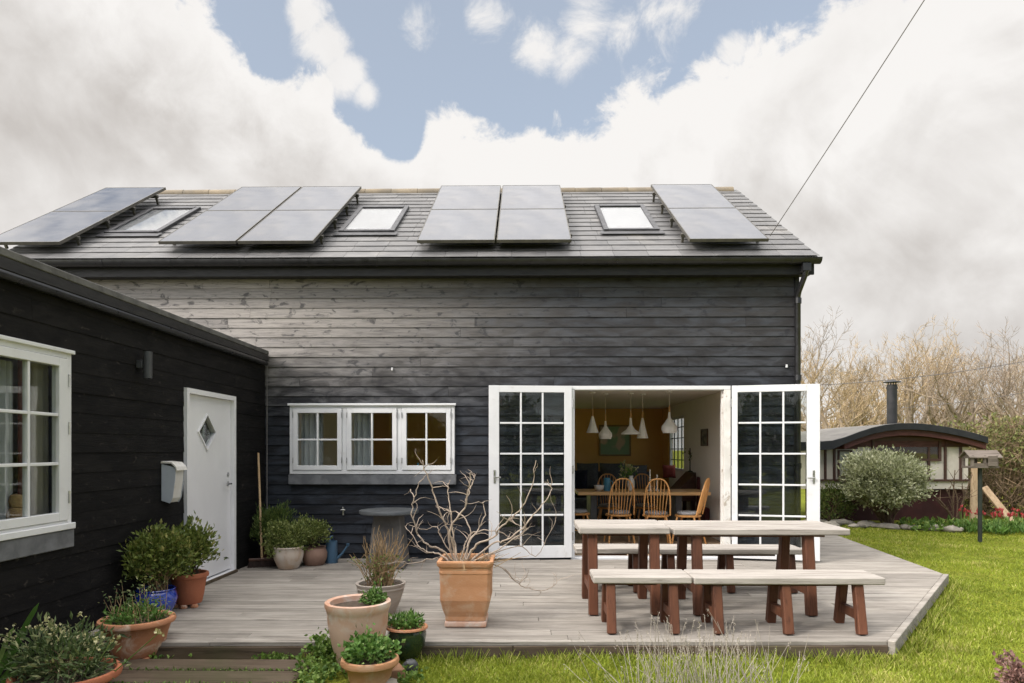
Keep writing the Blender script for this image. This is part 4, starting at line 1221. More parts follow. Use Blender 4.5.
def grass_mesh(N, ymin, ymax, hmin, hmax, wid, seed):
    g = np.random.default_rng(seed)
    u = g.random(N); y = ymin * (ymax / ymin) ** u
    x = g.uniform(-.2, 1.0, N) * y - .25
    ok = ~in_poly(x, y, [(a, b - .015 if i < 2 else b) for i, (a, b) in enumerate(deck_poly)]) & ~((x < sx1 + .05) & (y < 4.95)) & ~((x < HX + .03) & (y > FY - .1)) & (y < 14.0 + .25 * np.sin(x * 2)) & ~((y > 14.2 - (x - 6) * .09))
    x, y = x[ok], y[ok]; n = len(x)
    patch = np.sin(x * 2.3 + np.sin(y * 1.7) * 2) * np.sin(y * 2.9 + np.sin(x * 1.1) * 2) + .6 * np.sin(x * 7.1 + y * 3) * np.sin(y * 6.3 - x * 2)
    h = g.uniform(hmin, hmax, n) * (1 + .35 * patch)
    a = g.uniform(0, 2 * np.pi, n); le = g.uniform(.1, .9, n) * h
    w = wid * (.6 + y / 8) * g.uniform(.7, 1.3, n)
    b = g.uniform(0, 2 * np.pi, n)
    z = np.full(n, GZ - .035) + .012 * np.sin(x * 1.3 + 1) * np.cos(y * 1.1) + .01 * np.sin(x * 3.1 + y * 2.3)
    p = np.stack([x, y, z], 1); s = np.stack([np.cos(b), np.sin(b), np.zeros(n)], 1) * w[:, None]
    m1 = p + np.stack([np.cos(a) * le * .35, np.sin(a) * le * .35, h * .62], 1)
    tip = p + np.stack([np.cos(a) * le, np.sin(a) * le, h], 1)
    v = np.stack([p - s, p + s, m1 + s * .8, m1 - s * .8, tip], 1).reshape(-1, 3)
    i = np.arange(n)[:, None] * 5
    r = np.clip(.44 + .28 * patch + g.normal(0, .2, n), 0, 1)
    return v, np.concatenate([i + np.array([[0, 1, 2]]), i + np.array([[0, 2, 3]]), i + np.array([[3, 2, 4]])]), np.concatenate([r] * 3)
mb = MB()
v, f, r = grass_mesh(270000, 3.4, 15, .018, .042, .0034, 5); mb.add(v, f, r)
tag(mb.build('grass', M['grass']), 'short yellow green lawn grass', 'grass', kind='stuff')
# longer tufts hugging the deck edges
g = np.random.default_rng(9)
P = []
for a, b, n in ((deck_poly[0], deck_poly[1], 2600), (deck_poly[1], deck_poly[2], 2400), (deck_poly[2], deck_poly[3], 500)):
    a, b = np.array(a), np.array(b); d = (b - a) / np.linalg.norm(b - a); nrm = np.array([d[1], -d[0]])
    u = g.random(n); cl = .5 + .5 * np.sin(u * 60 + np.sin(u * 23) * 3)
    off = .03 + g.exponential(.05, n)
    q = a + (b - a) * u[:, None] + nrm * (off + (.07 if a[0] > 0 else .02))[:, None]
    keep = (q[:, 0] > sx1 - .1) & (g.random(n) < cl * .8 + .2); q = q[keep]; P.append(np.c_[q, np.full(len(q), GZ - .03)])
P = np.concatenate(P); n = len(P)
a = g.uniform(0, 2 * np.pi, n); h = g.uniform(.03, .095, n)
tip = P + np.stack([np.cos(a) * h * .6, np.sin(a) * h * .6, h], 1)
mb = MB(); mb.sticks(P, tip, .004, .0008); tag(mb.build('grass', M['grass']), 'longer grass tufts along the deck edge', 'grass', kind='stuff')

# ================================================================== TABLES AND BENCHES ON THE DECK
def trestle(t, x, yc, ztop, foot, top, sx=.08, sy=.085, bar=.16):
    """A-frame: two splayed legs and a low cross bar, seen end-on along x"""
    for s in (-1, 1):
        mb = MB()
        a = Vector((x, yc + s * foot, 0.003)); b = Vector((x, yc + s * top, ztop))
        mb.beam(a, b, sy, sx, up=(1, 0, 0)); mb.build('leg', M['leg'], t, bevel=.006)
    mb = MB(); f = bar / ztop; w = foot + (top - foot) * f - .03
    mb.box(x - .024, x + .024, yc - w, yc + w, bar - .035, bar + .035); mb.build('cross_bar', M['leg'], t, bevel=.004)
def plank_top(t, x0, x1, y0, y1, z, th, n, name, seed):
    g = random.Random(seed); mb = MB(); w = (y1 - y0) / n
    for k in range(n):
        mb.box(x0 + g.uniform(0, .012), x1 - g.uniform(0, .012), y0 + k * w, y0 + (k + 1) * w - (.004 if k < n - 1 else 0), z - th, z + g.uniform(-.002, .002), g.random())
    return mb.build(name, M['plank'], t, bevel=.008)
tY0, tY1 = 5.79, 6.47
jx = PX(672, 5.79)
for (x0, x1, legs, lab, sd, dz) in ((PX(579, 5.79), jx - .004, (593.5, 656), 'shorter left hand trestle table of pale planks on red brown legs', 1, .008),
                                (jx + .004, PX(852, 5.79), (699, 812), 'longer right hand trestle table of pale planks on red brown legs', 2, 0)):
    t = thing('trestle_table', lab, 'table', ((x0 + x1) / 2, (tY0 + tY1) / 2, 0), 0, 'trestle tables pushed end to end on the deck')
    z = .735 + dz
    plank_top(t, x0, x1, tY0, tY1, z, .055, 4, 'table_top', sd)
    for lx in legs: trestle(t, PX(lx, 5.79), (tY0 + tY1) / 2, z - .057, .33, .25, sx=.078, bar=.20)
    mb = MB(); mb.box(x0 + .1, x1 - .1, (tY0 + tY1) / 2 - .05, (tY0 + tY1) / 2 + .05, z - .105, z - .058); mb.build('rail', M['leg'], t)
def bench(xa, xb, y0, y1, legs, lab, sd, dz=0, Yl=5.24):
    t = thing('bench', lab, 'bench', ((xa + xb) / 2, (y0 + y1) / 2, 0), 0, 'backless plank benches by the trestle tables')
    z = .43 + dz
    plank_top(t, xa, xb, y0, y1, z, .055, 2, 'seat', sd)
    for lx in legs: trestle(t, lx, (y0 + y1) / 2, z - .057, .19, .115, sx=.068, sy=.066, bar=.14)
    mb = MB(); mb.box(xa + .1, xb - .25, (y0 + y1) / 2 - .04, (y0 + y1) / 2 + .04, z - .09, z - .058); mb.build('rail', M['leg'], t)
b0, b1, bj = PX(593, 5.22), PX(886, 5.22), PX(693.5, 5.22)
L5 = [PX(x, 5.22) for x in (611.5, 674.5, 718.5, 788, 861)]
bench(b0, bj - .003, 5.22, 5.57, L5[:2], 'short bench at the front left of the deck table', 3, .004)
bench(bj + .003, b1, 5.22, 5.57, L5[2:], 'long bench on five splayed legs\' worth of trestles, front right of the table'.replace(" on five splayed legs' worth of trestles,", ' with three trestles,'), 4)
c0, c1, cj = PX(575, 6.72), PX(806, 6.72), PX(655, 6.72)
bench(c0, cj - .003, 6.72, 7.08, [PX(590, 6.72), PX(637, 6.72)], 'short bench behind the table, nearest the left door leaf', 5, .004)
bench(cj + .003, c1, 6.72, 7.08, [PX(672, 6.72), PX(731, 6.72), PX(793, 6.72)], 'long bench behind the table, in front of the right door leaf', 6)

# ================================================================== POTS AND PLANTS
def pot_prof(r_base, r_mid, r_rim, h, rim_h=.04, rim_out=.018, mid=.55, wall=.02, soil=.06):
    return [(r_base * .97, 0), (r_base, .008), (r_base + (r_mid - r_base) * .6, h * mid * .5), (r_mid, h * mid), (r_rim - rim_out * .6, h - rim_h - .008), (r_rim - rim_out * .3, h - rim_h),
            (r_rim + rim_out * .7, h - rim_h + .006), (r_rim + rim_out, h - rim_h * .5), (r_rim + rim_out * .6, h - .004), (r_rim - wall * .4, h), (r_rim - wall, h - .01), (r_rim - wall - .004, h - soil)]
def pot(label, c, prof, m, soil_r, soil_z, cat='potted plant', name='potted_plant', wob=0, group='plant pots round the deck'):
    t = thing(name, label, cat, c, 0, group)
    mb = MB(); mb.lathe(prof, 40, c, wob=wob); mb.build('pot', m, t, smooth=True)
    mb = MB(); n = 20
    g = random.Random(int(abs(c[0]) * 100))
    v = [(c[0], c[1], c[2] + soil_z + .012)] + [(c[0] + soil_r * rr * math.cos(2 * math.pi * k / n), c[1] + soil_r * rr * math.sin(2 * math.pi * k / n), c[2] + soil_z + g.uniform(-.006, .012) * (rr < 1)) for rr in (.5, 1.0) for k in range(n)]
    f = [(0, 1 + k, 1 + (k + 1) % n) for k in range(n)] + [(1 + k, 1 + n + k, 1 + n + (k + 1) % n, 1 + (k + 1) % n) for k in range(n)]
    mb.add(v, f); mb.build('soil', M['soil'], t, smooth=True)
    return t
def bush(t, base, centre, rad, n_cl, n_leaf, leaf, m, spread=.05, stems=14, stem_r=.006, up=.5, aspect=.45, seed=1, clip=None, shell=.55, name='foliage', stem_m='stem'):
    g = np.random.default_rng(seed)
    d = g.normal(size=(n_cl, 3)); d /= np.linalg.norm(d, axis=1)[:, None]
    rr = (shell + (1 - shell) * g.random(n_cl)) * (1 + .14 * np.sin(d[:, 0] * 5 + seed) + .12 * np.sin(d[:, 2] * 6 + seed * 2) + g.normal(0, .08, n_cl))
    cl = np.array(centre) + d * rr[:, None] * np.array(rad)
    if clip: cl = cl[clip(cl)]
    pos = np.repeat(cl, n_leaf, 0); out = np.repeat((cl - np.array(centre)) / np.array(rad), n_leaf, 0)
    pos = pos + g.normal(0, spread, pos.shape)
    if clip: k = clip(pos); pos, out = pos[k], out[k]
    mb = MB(); mb.leaves(pos, leaf, out=out * .7, up=up, aspect=aspect, g=g); mb.build(name, m, t)
    if stems:
        mb = MB(); rg = random.Random(seed)
        for k in range(stems):
            e = Vector(cl[k * len(cl) // stems]); b = Vector(base) + Vector((rg.uniform(-1, 1), rg.uniform(-1, 1), 0)) * min(rad[0], .12) * .6
            mm = b.lerp(e, .5) + Vector((rg.uniform(-.03, .03), rg.uniform(-.03, .03), .04))
            mb.tube([b, b.lerp(mm, .5) + Vector((rg.uniform(-.01, .01), 0, .01)), mm, e], [stem_r, stem_r * .85, stem_r * .7, stem_r * .3], 6)
        mb.build('stem', M[stem_m], t, smooth=True)
wallclip = lambda p: p[:, 0] > WX + .04
cornerclip = lambda p: (p[:, 0] > WX + .04) & (p[:, 1] < FY - .04)

def feet(t, c, r, m, n=3, h=.03):
    for k in range(n):
        a = -math.pi / 2 + (k - (n - 1) / 2) * .9
        mb = MB(); q = (c[0] + r * math.cos(a), c[1] + r * math.sin(a), c[2] - h)
        mb.lathe([(.032, 0), (.034, .012), (.024, h - .001)], 12, q); mb.build('pot_foot', m, t, smooth=True)
# (1) bottom left corner pot with spring growth, frilled rim
c = W(72, 690, 4.15); c = Vector((PX(66, 4.12), 4.12, -.14))
z1 = PZ(671, 4.12, 72) - c.z
t = pot('terracotta pot with wavy rim full of pale flowered leafy growth in the bottom left corner', c, pot_prof(.17, .23, .285, z1, .05, .02), M['terracotta_red'], .26, z1 - .03, wob=.012)
bush(t, c + Vector((0, 0, z1)), c + Vector((-.02, .0, z1 + .09)), (.28, .2, .14), 90, 15, .06, M['leaf_euph'], .04, 20, .004, .4, .3, 5, clip=wallclip)
g = np.random.default_rng(3)
hd = np.array([(c.x + g.normal(.02, .16), c.y + g.normal(0, .09), c.z + z1 + g.uniform(.14, .30)) for _ in range(20)])
hd = hd[hd[:, 0] > WX + .05]
bs = np.array([[c.x, c.y, c.z + z1 - .02]]) + (hd - np.array([[c.x, c.y, 0]])) * np.array([[.5, .5, 0]])
mb = MB(); mb.sticks(bs, hd, .0035, .002, k=4); mb.build('stem', M['leaf_herb'], t)
mb = MB(); mb.leaves(np.repeat(hd, 11, 0) + g.normal(0, .018, (len(hd) * 11, 3)), .022, up=.2, aspect=.9, g=g); mb.build('blossom', M['flower'], t)
def strap_leaf(mb, b, tip, w, bend=.1):
    b, tip = Vector(b), Vector(tip); d = tip - b; s = d.cross(Vector((.2, 1, .1))).normalized(); n = 8
    v, f = [], []
    for i in range(n + 1):
        u = i / n; p = b + d * u + Vector((0, 0, 1)) * bend * math.sin(math.pi * u); ww = w * (1 - .3 * abs(u * 2 - .8)) * (1 if i < n else .1)
        v += [p - s * ww, p + Vector((0, -ww * .3, 0)), p + s * ww]
    for i in range(n):
        k = i * 3; f += [(k, k + 1, k + 4, k + 3), (k + 1, k + 2, k + 5, k + 4)]
    mb.add(v, f)
mb = MB(); b = Vector((PX(8, 4.3), 4.3, .1))
strap_leaf(mb, (PX(4, 4.3), 4.32, 0), W(39, 603, 4.3), .022, .03); strap_leaf(mb, (PX(-6, 4.2), 4.2, -.05), W(26, 634, 4.2), .02, .05)
strap_leaf(mb, (PX(-8, 4.1), 4.1, -.05), W(18, 650, 4.1), .02, .05); strap_leaf(mb, (PX(-4, 4.1), 4.1, -.05), W(34, 668, 4.05), .018, .03)
strap_leaf(mb, (PX(-10, 4.05), 4.05, -.05), W(22, 672, 4.0), .02, .02); strap_leaf(mb, (PX(0, 4.3), 4.25, -.05), W(14, 627, 4.25), .018, .04)
strap_leaf(mb, (PX(6, 4.3), 4.25, -.05), W(55, 648, 4.2), .016, .06)
tag(mb.build('strap_leaved_plant', M['leaf_herb'], smooth=True), 'broad strap leaves rising at the left edge of the picture beside the corner pot', 'plant')
# (2) wide terracotta bowl
c = GP(136, 652, -.055); c.y += .26; c = Vector((PX(137, 4.95), 4.95, -.085))
z1 = PZ(617, 4.95, 136) - c.z
t = pot('wide orange terracotta bowl with low sprouting plants, standing on pot feet by the step', c, pot_prof(.165, .205, .24, z1, .045, .02, wall=.025), M['terracotta'], .212, z1 - .025)
feet(t, c, .15, M['terracotta'])
bush(t, c + Vector((0, 0, z1)), c + Vector((0, 0, z1 - .01)), (.2, .2, .06), 70, 12, .04, M['leaf_herb'], .03, 0, seed=8, clip=wallclip)
g = np.random.default_rng(12)
b = np.array([(c.x + g.uniform(-.17, .17), c.y + g.uniform(-.15, .15), c.z + z1 - .03) for _ in range(40)])
e = b + np.c_[g.normal(0, .045, 40), g.normal(0, .04, 40), g.uniform(.08, .26, 40)]
mb = MB(); mb.sticks(b, e, .003, .0015, k=4); mb.build('stem', M['dry'], t)
mb = MB(); mb.leaves(np.repeat(e, 5, 0) + g.normal(0, .02, (200, 3)), .03, g=g); mb.build('leaf_sprig', M['leaf_euph'], t)
# (3) blue glazed pot with shrub
c = Vector((PX(156, 5.72), 5.72, .0)); c.x = max(c.x, WX + .2)
z1 = PZ(588, 5.72, 156)
t = pot('glossy cobalt blue pot with a bushy green shrub against the black wing', c, [(.10, 0), (.105, .01), (.15, z1 * .35), (.168, z1 * .62), (.155, z1 * .85), (.14, z1 * .93), (.155, z1 * .97), (.15, z1), (.135, z1 - .005), (.13, z1 - .05)], M['blue_glaze'], .13, z1 - .03)
zc = PZ(556, 5.72)
bush(t, c + Vector((0, 0, z1 - .03)), Vector((PX(152, 5.72) + .04, 5.72, zc)), (.26, .24, .22), 150, 20, .05, M['leaf_box'], .035, 26, .006, .6, .5, 21, clip=wallclip, shell=.5, stem_m='dry')
# (4) terracotta pot with shrub
c = Vector((PX(189, 6.1), 6.1, .03)); z1 = PZ(572, 6.1, 189) - .03
t = pot('red terracotta pot with an upright leafy shrub beside the white front door', c, pot_prof(.11, .135, .155, z1, .045, .012), M['terracotta_red'], .14, z1 - .03)
feet(t, c, .10, M['terracotta'])
bush(t, c + Vector((0, 0, z1 - .02)), Vector((PX(186, 6.1), 6.1, PZ(549, 6.1))), (.25, .22, .19), 120, 20, .05, M['leaf_box'], .035, 16, .007, .7, .5, 33, clip=wallclip, shell=.5)
# (5) corner group
def pt(x, yb): return GP(x, yb)
c = GP(285, 570); c.y += .12; c.z = 0
h = PZ(546, c.y, 285)
t = pot('pale limewashed round pot with a light green hebe in the corner', c, [(.11, 0), (.12, .01), (.165, h * .45), (.175, h * .7), (.165, h * .9), (.175, h * .95), (.172, h), (.155, h - .005), (.15, h - .06)], M['limed_pot'], .15, h - .04)
bush(t, c + Vector((0, 0, h)), Vector((PX(284, c.y), c.y, PZ(538, c.y))), (.24, .2, .19), 170, 22, .032, M['leaf_hebe'], .03, 10, .006, .5, .6, 41, shell=.6)
c = GP(312, 566); c.y += .1; c.z = 0
h = PZ(546.5, c.y, 312)
t = pot('round brown pot with a small shrub beside the blue watering can', c, [(.11, 0), (.12, .01), (.15, h * .4), (.152, h * .65), (.13, h * .92), (.14, h), (.12, h - .005), (.115, h - .05)], M['brown_pot'], .12, h - .04)
bush(t, c + Vector((0, 0, h)), Vector((PX(311, c.y), c.y, PZ(533, c.y))), (.21, .19, .15), 120, 20, .035, M['leaf_hebe'], .03, 10, .006, .7, .55, 42, clip=cornerclip, shell=.5)
c = Vector((PX(272, 8.3), 8.3, 0))
t = pot('dark pot with a feathery dwarf conifer tucked into the corner behind the pale pot', c, pot_prof(.1, .13, .14, .26, .03, .01), M['mahogany'], .12, .23)
bush(t, c + Vector((0, 0, .25)), Vector((PX(274, 8.3), 8.3, PZ(528, 8.3))), (.25, .2, .24), 170, 26, .05, M['leaf_fir'], .03, 8, .008, 1.0, .16, 43, clip=cornerclip, shell=.35)
# watering can
c = GP(331, 563); c.y += .02; c.z = 0
t = thing('watering_can', 'dull blue metal watering can against the black wall', 'watering can', c)
h = .27
mb = MB(); mb.lathe([(.075, 0), (.078, .006), (.074, h * .5), (.07, h), (.063, h), (.066, h - .03), (.066, h - .06), (.001, h - .06)], 24, c); mb.build('can_body', M['can_blue'], t, smooth=True)
mb = MB(); mb.tube([(c.x + .07, c.y, .05), (c.x + .14, c.y, .12), (c.x + .20, c.y, .21)], [.018, .014, .011], 10); mb.lathe([(.014, 0), (.024, .03), (.001, .031)], 12, (c.x + .205, c.y, .205)); mb.build('spout', M['can_blue'], t, smooth=True)
mb = MB(); mb.tube([(c.x - .07, c.y, .22), (c.x - .13, c.y, .2), (c.x - .13, c.y, .1), (c.x - .075, c.y, .06)], .008, 8); mb.tube([(c.x, c.y - .065, h), (c.x, c.y - .05, h + .06), (c.x, c.y + .05, h + .06), (c.x, c.y + .065, h)], .007, 8); mb.build('handle', M['can_blue'], t, smooth=True)
# round pedestal table
ty = 8.2; c = Vector((PX(389, ty), ty, 0)); zt = PZ(510, ty)
t = thing('pedestal_table', 'round grey topped table on a tapered concrete pedestal below the window', 'table', c)
mb = MB(); r = 29.5 / F * ty; mb.lathe([(r * .96, zt - .045), (r, zt - .035), (r, zt - .012), (r * .985, zt), (.001, zt)], 44, (c.x, c.y, 0)); mb.build('table_top', M['zinc'], t, smooth=True)
mb = MB()
def frus(mb, c, w0, w1, z0, z1):
    v = [(c.x + sx * w, c.y + sy * w, z) for w, z in ((w0, z0), (w1, z1)) for sx, sy in ((-1, -1), (1, -1), (1, 1), (-1, 1))]
    mb.add(v, [(0, 3, 2, 1), (4, 5, 6, 7), (0, 1, 5, 4), (1, 2, 6, 5), (2, 3, 7, 6), (3, 0, 4, 7)])
frus(mb, c, .22, .155, .003, zt - .05); mb.build('pedestal', M['concrete'], t, bevel=.012)
# broom
b0, b1 = W(262, 562, 8.15), W(254, 452, 8.4)
b0 = Vector((PX(262, 8.12), 8.12, .10)); b1 = Vector((WX + .05, 8.42, PZ(453, 8.42)))
t = thing('broom', 'long handled broom leaning on the wing wall in the corner', 'broom', (b0.x, b0.y, 0))
mb = MB(); mb.tube([b0, b1], .0135, 10); mb.build('handle', M['beech'], t, smooth=True)
mb = MB(); mb.obox((b0.x, b0.y, .092), (.30, .06, .035), Matrix.Rotation(R(20), 3, 'Z')); mb.build('broom_head', M['mahogany'], t, bevel=.008)
g = np.random.default_rng(5); nb = 500
u, w_ = g.uniform(-.14, .14, nb), g.uniform(-.025, .025, nb); ca, sa = math.cos(R(20)), math.sin(R(20))
p = np.c_[b0.x + u * ca - w_ * sa, b0.y + u * sa + w_ * ca, np.full(nb, .078)]
mb = MB(); mb.sticks(p, p + np.c_[g.normal(0, .012, nb) + u * .1, g.normal(0, .01, nb), np.full(nb, -.075)], .003, .002); mb.build('bristle', M['bristle'], t)
# (7) grey stoneware pot with dry twiggy grass
c = GP(377, 617); c.y += .15; c.z = 0
h = PZ(582, c.y, 377)
r1 = 24 / F * c.y
t = pot('grey stoneware pot with dry straw coloured twiggy stems', c, [(r1 * .6, 0), (r1 * .62, .01), (r1 * .8, h * .35), (r1 * .95, h * .7), (r1 * .96, h * .8), (r1 * 1.0, h * .83), (r1 * .97, h * .88), (r1 * 1.03, h * .95), (r1 * 1.03, h * .99), (r1 * .98, h), (r1 * .9, h - .008), (r1 * .88, h - .05)], M['stone_pot'], r1 * .88, h - .03)
g = np.random.default_rng(15); mb = MB(); tips = []
rg = random.Random(15)
for k in range(80):
    b = Vector((c.x + rg.uniform(-.11, .11), c.y + rg.uniform(-.1, .1), h - .03)); a = rg.uniform(0, 6.28); le = rg.uniform(.03, .24)
    H = rg.uniform(.2, .54); e = b + Vector((math.cos(a) * le, math.sin(a) * le * .8, H * (1 - le)))
    pts = [b] + [b.lerp(e, u) + Vector((rg.gauss(0, .008), rg.gauss(0, .008), .04 * math.sin(math.pi * u))) for u in (.3, .55, .8)] + [e]
    mb.tube(pts, [.004, .0036, .0032, .0026, .0018], 5, rg.random()); tips += [pts[2], pts[3], pts[4]]
    if rg.random() < .6:
        m = pts[2]; mb.tube([m, m + Vector((rg.gauss(0, .03), rg.gauss(0, .03), .09))], [.0026, .0014], 4)
mb.build('stem', M['dry'], t, smooth=True)
tp = np.array([tuple(x) for x in tips if x.z < h + .22])
mb = MB(); mb.leaves(np.repeat(tp, 2, 0) + g.normal(0, .02, (len(tp) * 2, 3)), .026, g=g, aspect=.6)
mb.leaves(np.array([[c.x, c.y, h + .05]]) + g.normal(0, .06, (150, 3)) * np.array([[1.2, 1, .7]]), .035, g=g, aspect=.5); mb.build('leaf', M['leaf_hebe'], t)
# (8) pale pink terracotta pot, (9) dark green pot, (10) terracotta herb pot
c = Vector((PX(358, 4.70), 4.70, GZ - .015))
r1 = 31.5 / F * c.y; h = PZ(600, c.y, 358) - c.z
t = pot('large limescaled pale pink terracotta pot, nearly empty with one green sprout', c, [(r1 * .56, 0), (r1 * .58, .01), (r1 * .82, h * .38), (r1 * .94, h * .68), (r1 * .95, h * .82), (r1 * .98, h * .86), (r1 * 1.04, h * .93), (r1 * 1.03, h * .985), (r1 * .97, h), (r1 * .88, h - .01), (r1 * .86, h - .08)], M['terracotta_pale'], r1 * .86, h - .045)
q = c + Vector((r1 * .5, .05, h - .03))
bush(t, q, q + Vector((0, 0, .035)), (.07, .06, .05), 34, 12, .035, M['leaf_herb'], .018, 6, .003, seed=51)
c = Vector((PX(407, 4.86), 4.86, PZ(661, 4.78, 407)))
r1 = 20.5 / F * c.y; h = PZ(626, c.y, 407) - c.z
t = pot('small dark green glazed pot with low green leaves beside the deck edge', c, [(r1 * .5, 0), (r1 * .55, .008), (r1 * .86, h * .4), (r1 * .95, h * .75), (r1 * .9, h * .9), (r1, h * .95), (r1 * .98, h), (r1 * .86, h - .008), (r1 * .84, h - .05)], M['green_glaze'], r1 * .84, h - .03)
mb = MB(); mb.lathe([(r1 * .985, h * .945), (r1 * 1.02, h * .955), (r1 * 1.0, h * 1.004), (r1 * .86, h + .003), (r1 * .85, h - .004)], 36, c); mb.build('rim', M['terracotta'], t, smooth=True)
bush(t, c + Vector((0, 0, h)), c + Vector((0, 0, h + .01)), (.12, .11, .05), 60, 12, .04, M['leaf_herb'], .02, 8, .003, seed=52)
c = Vector((PX(370, 4.32), 4.32, GZ - .01))
r1 = 27 / F * c.y; h = PZ(657, c.y, 370) - c.z
t = pot('ribbed orange terracotta pot of fresh green herbs, nearest pot on the grass', c, pot_prof(r1 * .66, r1 * .84, r1, h, .045, .014, .6), M['terracotta_orange'], r1 * .9, h - .03)
mb = MB()
mb.lathe([(r1 * .88, h * .70), (r1 * .93, h * .715), (r1 * .935, h * .735), (r1 * .90, h * .75)], 40, c); mb.build('rib', M['terracotta_orange'], t, smooth=True)
bush(t, c + Vector((0, 0, h)), c + Vector((0, 0, h + .035)), (.16, .14, .06), 60, 12, .04, M['leaf_herb'], .03, 14, .003, .3, .75, seed=53)
# (6) big square planter with contorted bare branches
yc = 5.52; c = Vector((PX(467, yc), yc, 0))
t = thing('potted_plant', 'tall square tapered terracotta planter holding a bare twisting shrub', 'potted plant', c, 0, 'plant pots round the deck')
w1, w0, hz_ = .212, .16, PZ(562, yc - .22)
mb = MB()
def sq_ring(rows):
    n = len(rows); v, f = [], []
    for (w, z) in rows:
        cr = w * .12
        for (sx, sy) in ((-1, -1), (1, -1), (1, 1), (-1, 1)):
            pa_ = [(sx * w, sy * (w - cr)), (sx * (w - cr), sy * w)]
            if sx * sy > 0: pa_ = pa_
            else: pa_ = pa_[::-1]
            v += [(c.x + p, c.y + q, z) for p, q in pa_]
    for i in range(n - 1):
        for k in range(8): f.append((i * 8 + k, i * 8 + (k + 1) % 8, (i + 1) * 8 + (k + 1) % 8, (i + 1) * 8 + k))
    f.append(tuple(range(8))[::-1])
    mb.add(v, f)
H = hz_
rows = [(w0 * 1.0, .055), (w0 * 1.0, .09), (w0 * 1.10, H * .25), (w0 * 1.24, H * .42), (w1 * .93, H * .62), (w1 * .95, H * .80), (w1 * .97, H * .82), (w1 * .97, H * .845), (w1 * .95, H * .855), (w1 * .96, H * .90), (w1 * 1.02, H * .92), (w1 * 1.05, H * .97), (w1 * 1.04, H), (w1 * .90, H), (w1 * .88, H - .06), (.002, H - .06)]
sq_ring(rows); mb.build('pot', M['terracotta_orange'], t, bevel=.004)
mb = MB(); mb.box(c.x - .165, c.x + .165, c.y - .165, c.y + .165, .003, .054); mb.build('plinth', M['terracotta_pale'], t, bevel=.014, seg=2)
mb = MB(); mb.box(c.x - w1 * .87, c.x + w1 * .87, c.y - w1 * .87, c.y + w1 * .87, H - .075, H - .04); mb.build('soil', M['soil'], t)
def cp(x, y, dy): return W(300 + x / 2.931, 450 + y / 2.931, yc + dy)
br = [([(455, 335), (440, 290), (432, 232), (414, 190), (390, 122), (368, 62), (358, 30)], .013),
      ([(452, 335), (420, 296), (380, 280), (345, 248), (328, 190), (334, 140), (354, 92)], .012),
      ([(465, 335), (446, 268), (442, 225), (482, 170), (494, 112), (500, 66)], .013),
      ([(494, 120), (506, 96), (514, 72)], .006),
      ([(475, 335), (500, 262), (522, 236), (541, 190), (534, 150)], .010),
      ([(482, 335), (520, 275), (566, 256), (602, 214), (642, 178), (678, 112), (690, 30)], .012),
      ([(490, 338), (560, 276), (596, 268), (652, 228), (704, 168), (736, 122), (724, 88)], .011),
      ([(450, 338), (410, 306), (386, 300), (356, 288), (330, 250), (308, 224)], .009),
      ([(462, 335), (450, 262), (444, 200), (434, 132), (438, 90)], .010),
      ([(492, 338), (536, 300), (562, 330), (602, 352), (640, 388), (666, 366)], .009),
      ([(590, 345), (630, 385), (660, 402), (720, 410), (752, 388), (746, 362)], .006),
      ([(440, 338), (400, 318), (330, 332), (296, 326), (270, 330)], .007),
      ([(480, 330), (500, 240), (470, 190), (430, 178), (400, 165)], .008),
      ([(500, 330), (580, 292), (640, 250), (660, 235), (650, 200)], .008),
      ([(500, 335), (560, 308), (640, 282), (690, 312), (722, 262), (750, 206)], .007),
      ([(470, 330), (480, 290), (500, 245), (540, 236), (590, 240), (630, 262), (656, 244)], .009),
      ([(462, 330), (420, 270), (400, 226), (362, 232), (318, 220)], .007)]
mb = MB(); rg = random.Random(77)
def spline(P, k=5):
    o = []
    for i in range(len(P) - 1):
        p0, p1, p2, p3 = P[max(i - 1, 0)], P[i], P[i + 1], P[min(i + 2, len(P) - 1)]
        for j in range(k):
            u = j / k
            o.append(.5 * ((2 * p1) + (p2 - p0) * u + (2 * p0 - 5 * p1 + 4 * p2 - p3) * u * u + (3 * p1 - p0 - 3 * p2 + p3) * u ** 3))
    return o + [P[-1]]
for bi, (pts, r) in enumerate(br):
    dy = rg.uniform(-.10, .10); tgt = rg.uniform(-.28, .28)
    P = [cp(x, y, dy * (1 - i / len(pts)) + tgt * i / len(pts)) for i, (x, y) in enumerate(pts)]
    S = spline(P)
    S = [p + Vector((rg.gauss(0, .004), rg.gauss(0, .005), rg.gauss(0, .004))) for p in S]
    n = len(S); mb.tube(S, [r * .8 * (1 - .72 * i / n) * rg.uniform(.92, 1.1) for i in range(n)], 7, rg.random())
    for q in range(rg.randint(5, 9)):
        i = rg.randrange(n // 4, n - 1); d = (S[i + 1] - S[i]).normalized(); a = S[i]
        side = Vector((rg.gauss(0, 1), rg.gauss(0, .8), rg.gauss(.4, .7))).normalized(); L = rg.uniform(.06, .26)
        T = [a]
        for s in range(5):
            d = (d * .6 + side * .45 + Vector((rg.gauss(0, .3), rg.gauss(0, .3), rg.gauss(.1, .25)))).normalized(); T.append(T[-1] + d * L / 5)
        mb.tube(T, [min(r * .34, .0042) * (1 - .15 * s) for s in range(6)], 5, rg.random())
mb.build('branch', M['twig'], t, smooth=True)
g = np.random.default_rng(4)
b = np.array([[c.x, c.y, H - .05]]) + g.normal(0, .1, (70, 3)) * np.array([[1, 1, 0]])
mb = MB(); mb.sticks(b, b + np.c_[g.normal(0, .12, 70), g.normal(-.02, .1, 70), g.uniform(.0, .12, 70)], .003, .0015, k=4); mb.build('dead_stem', M['dry'], t)

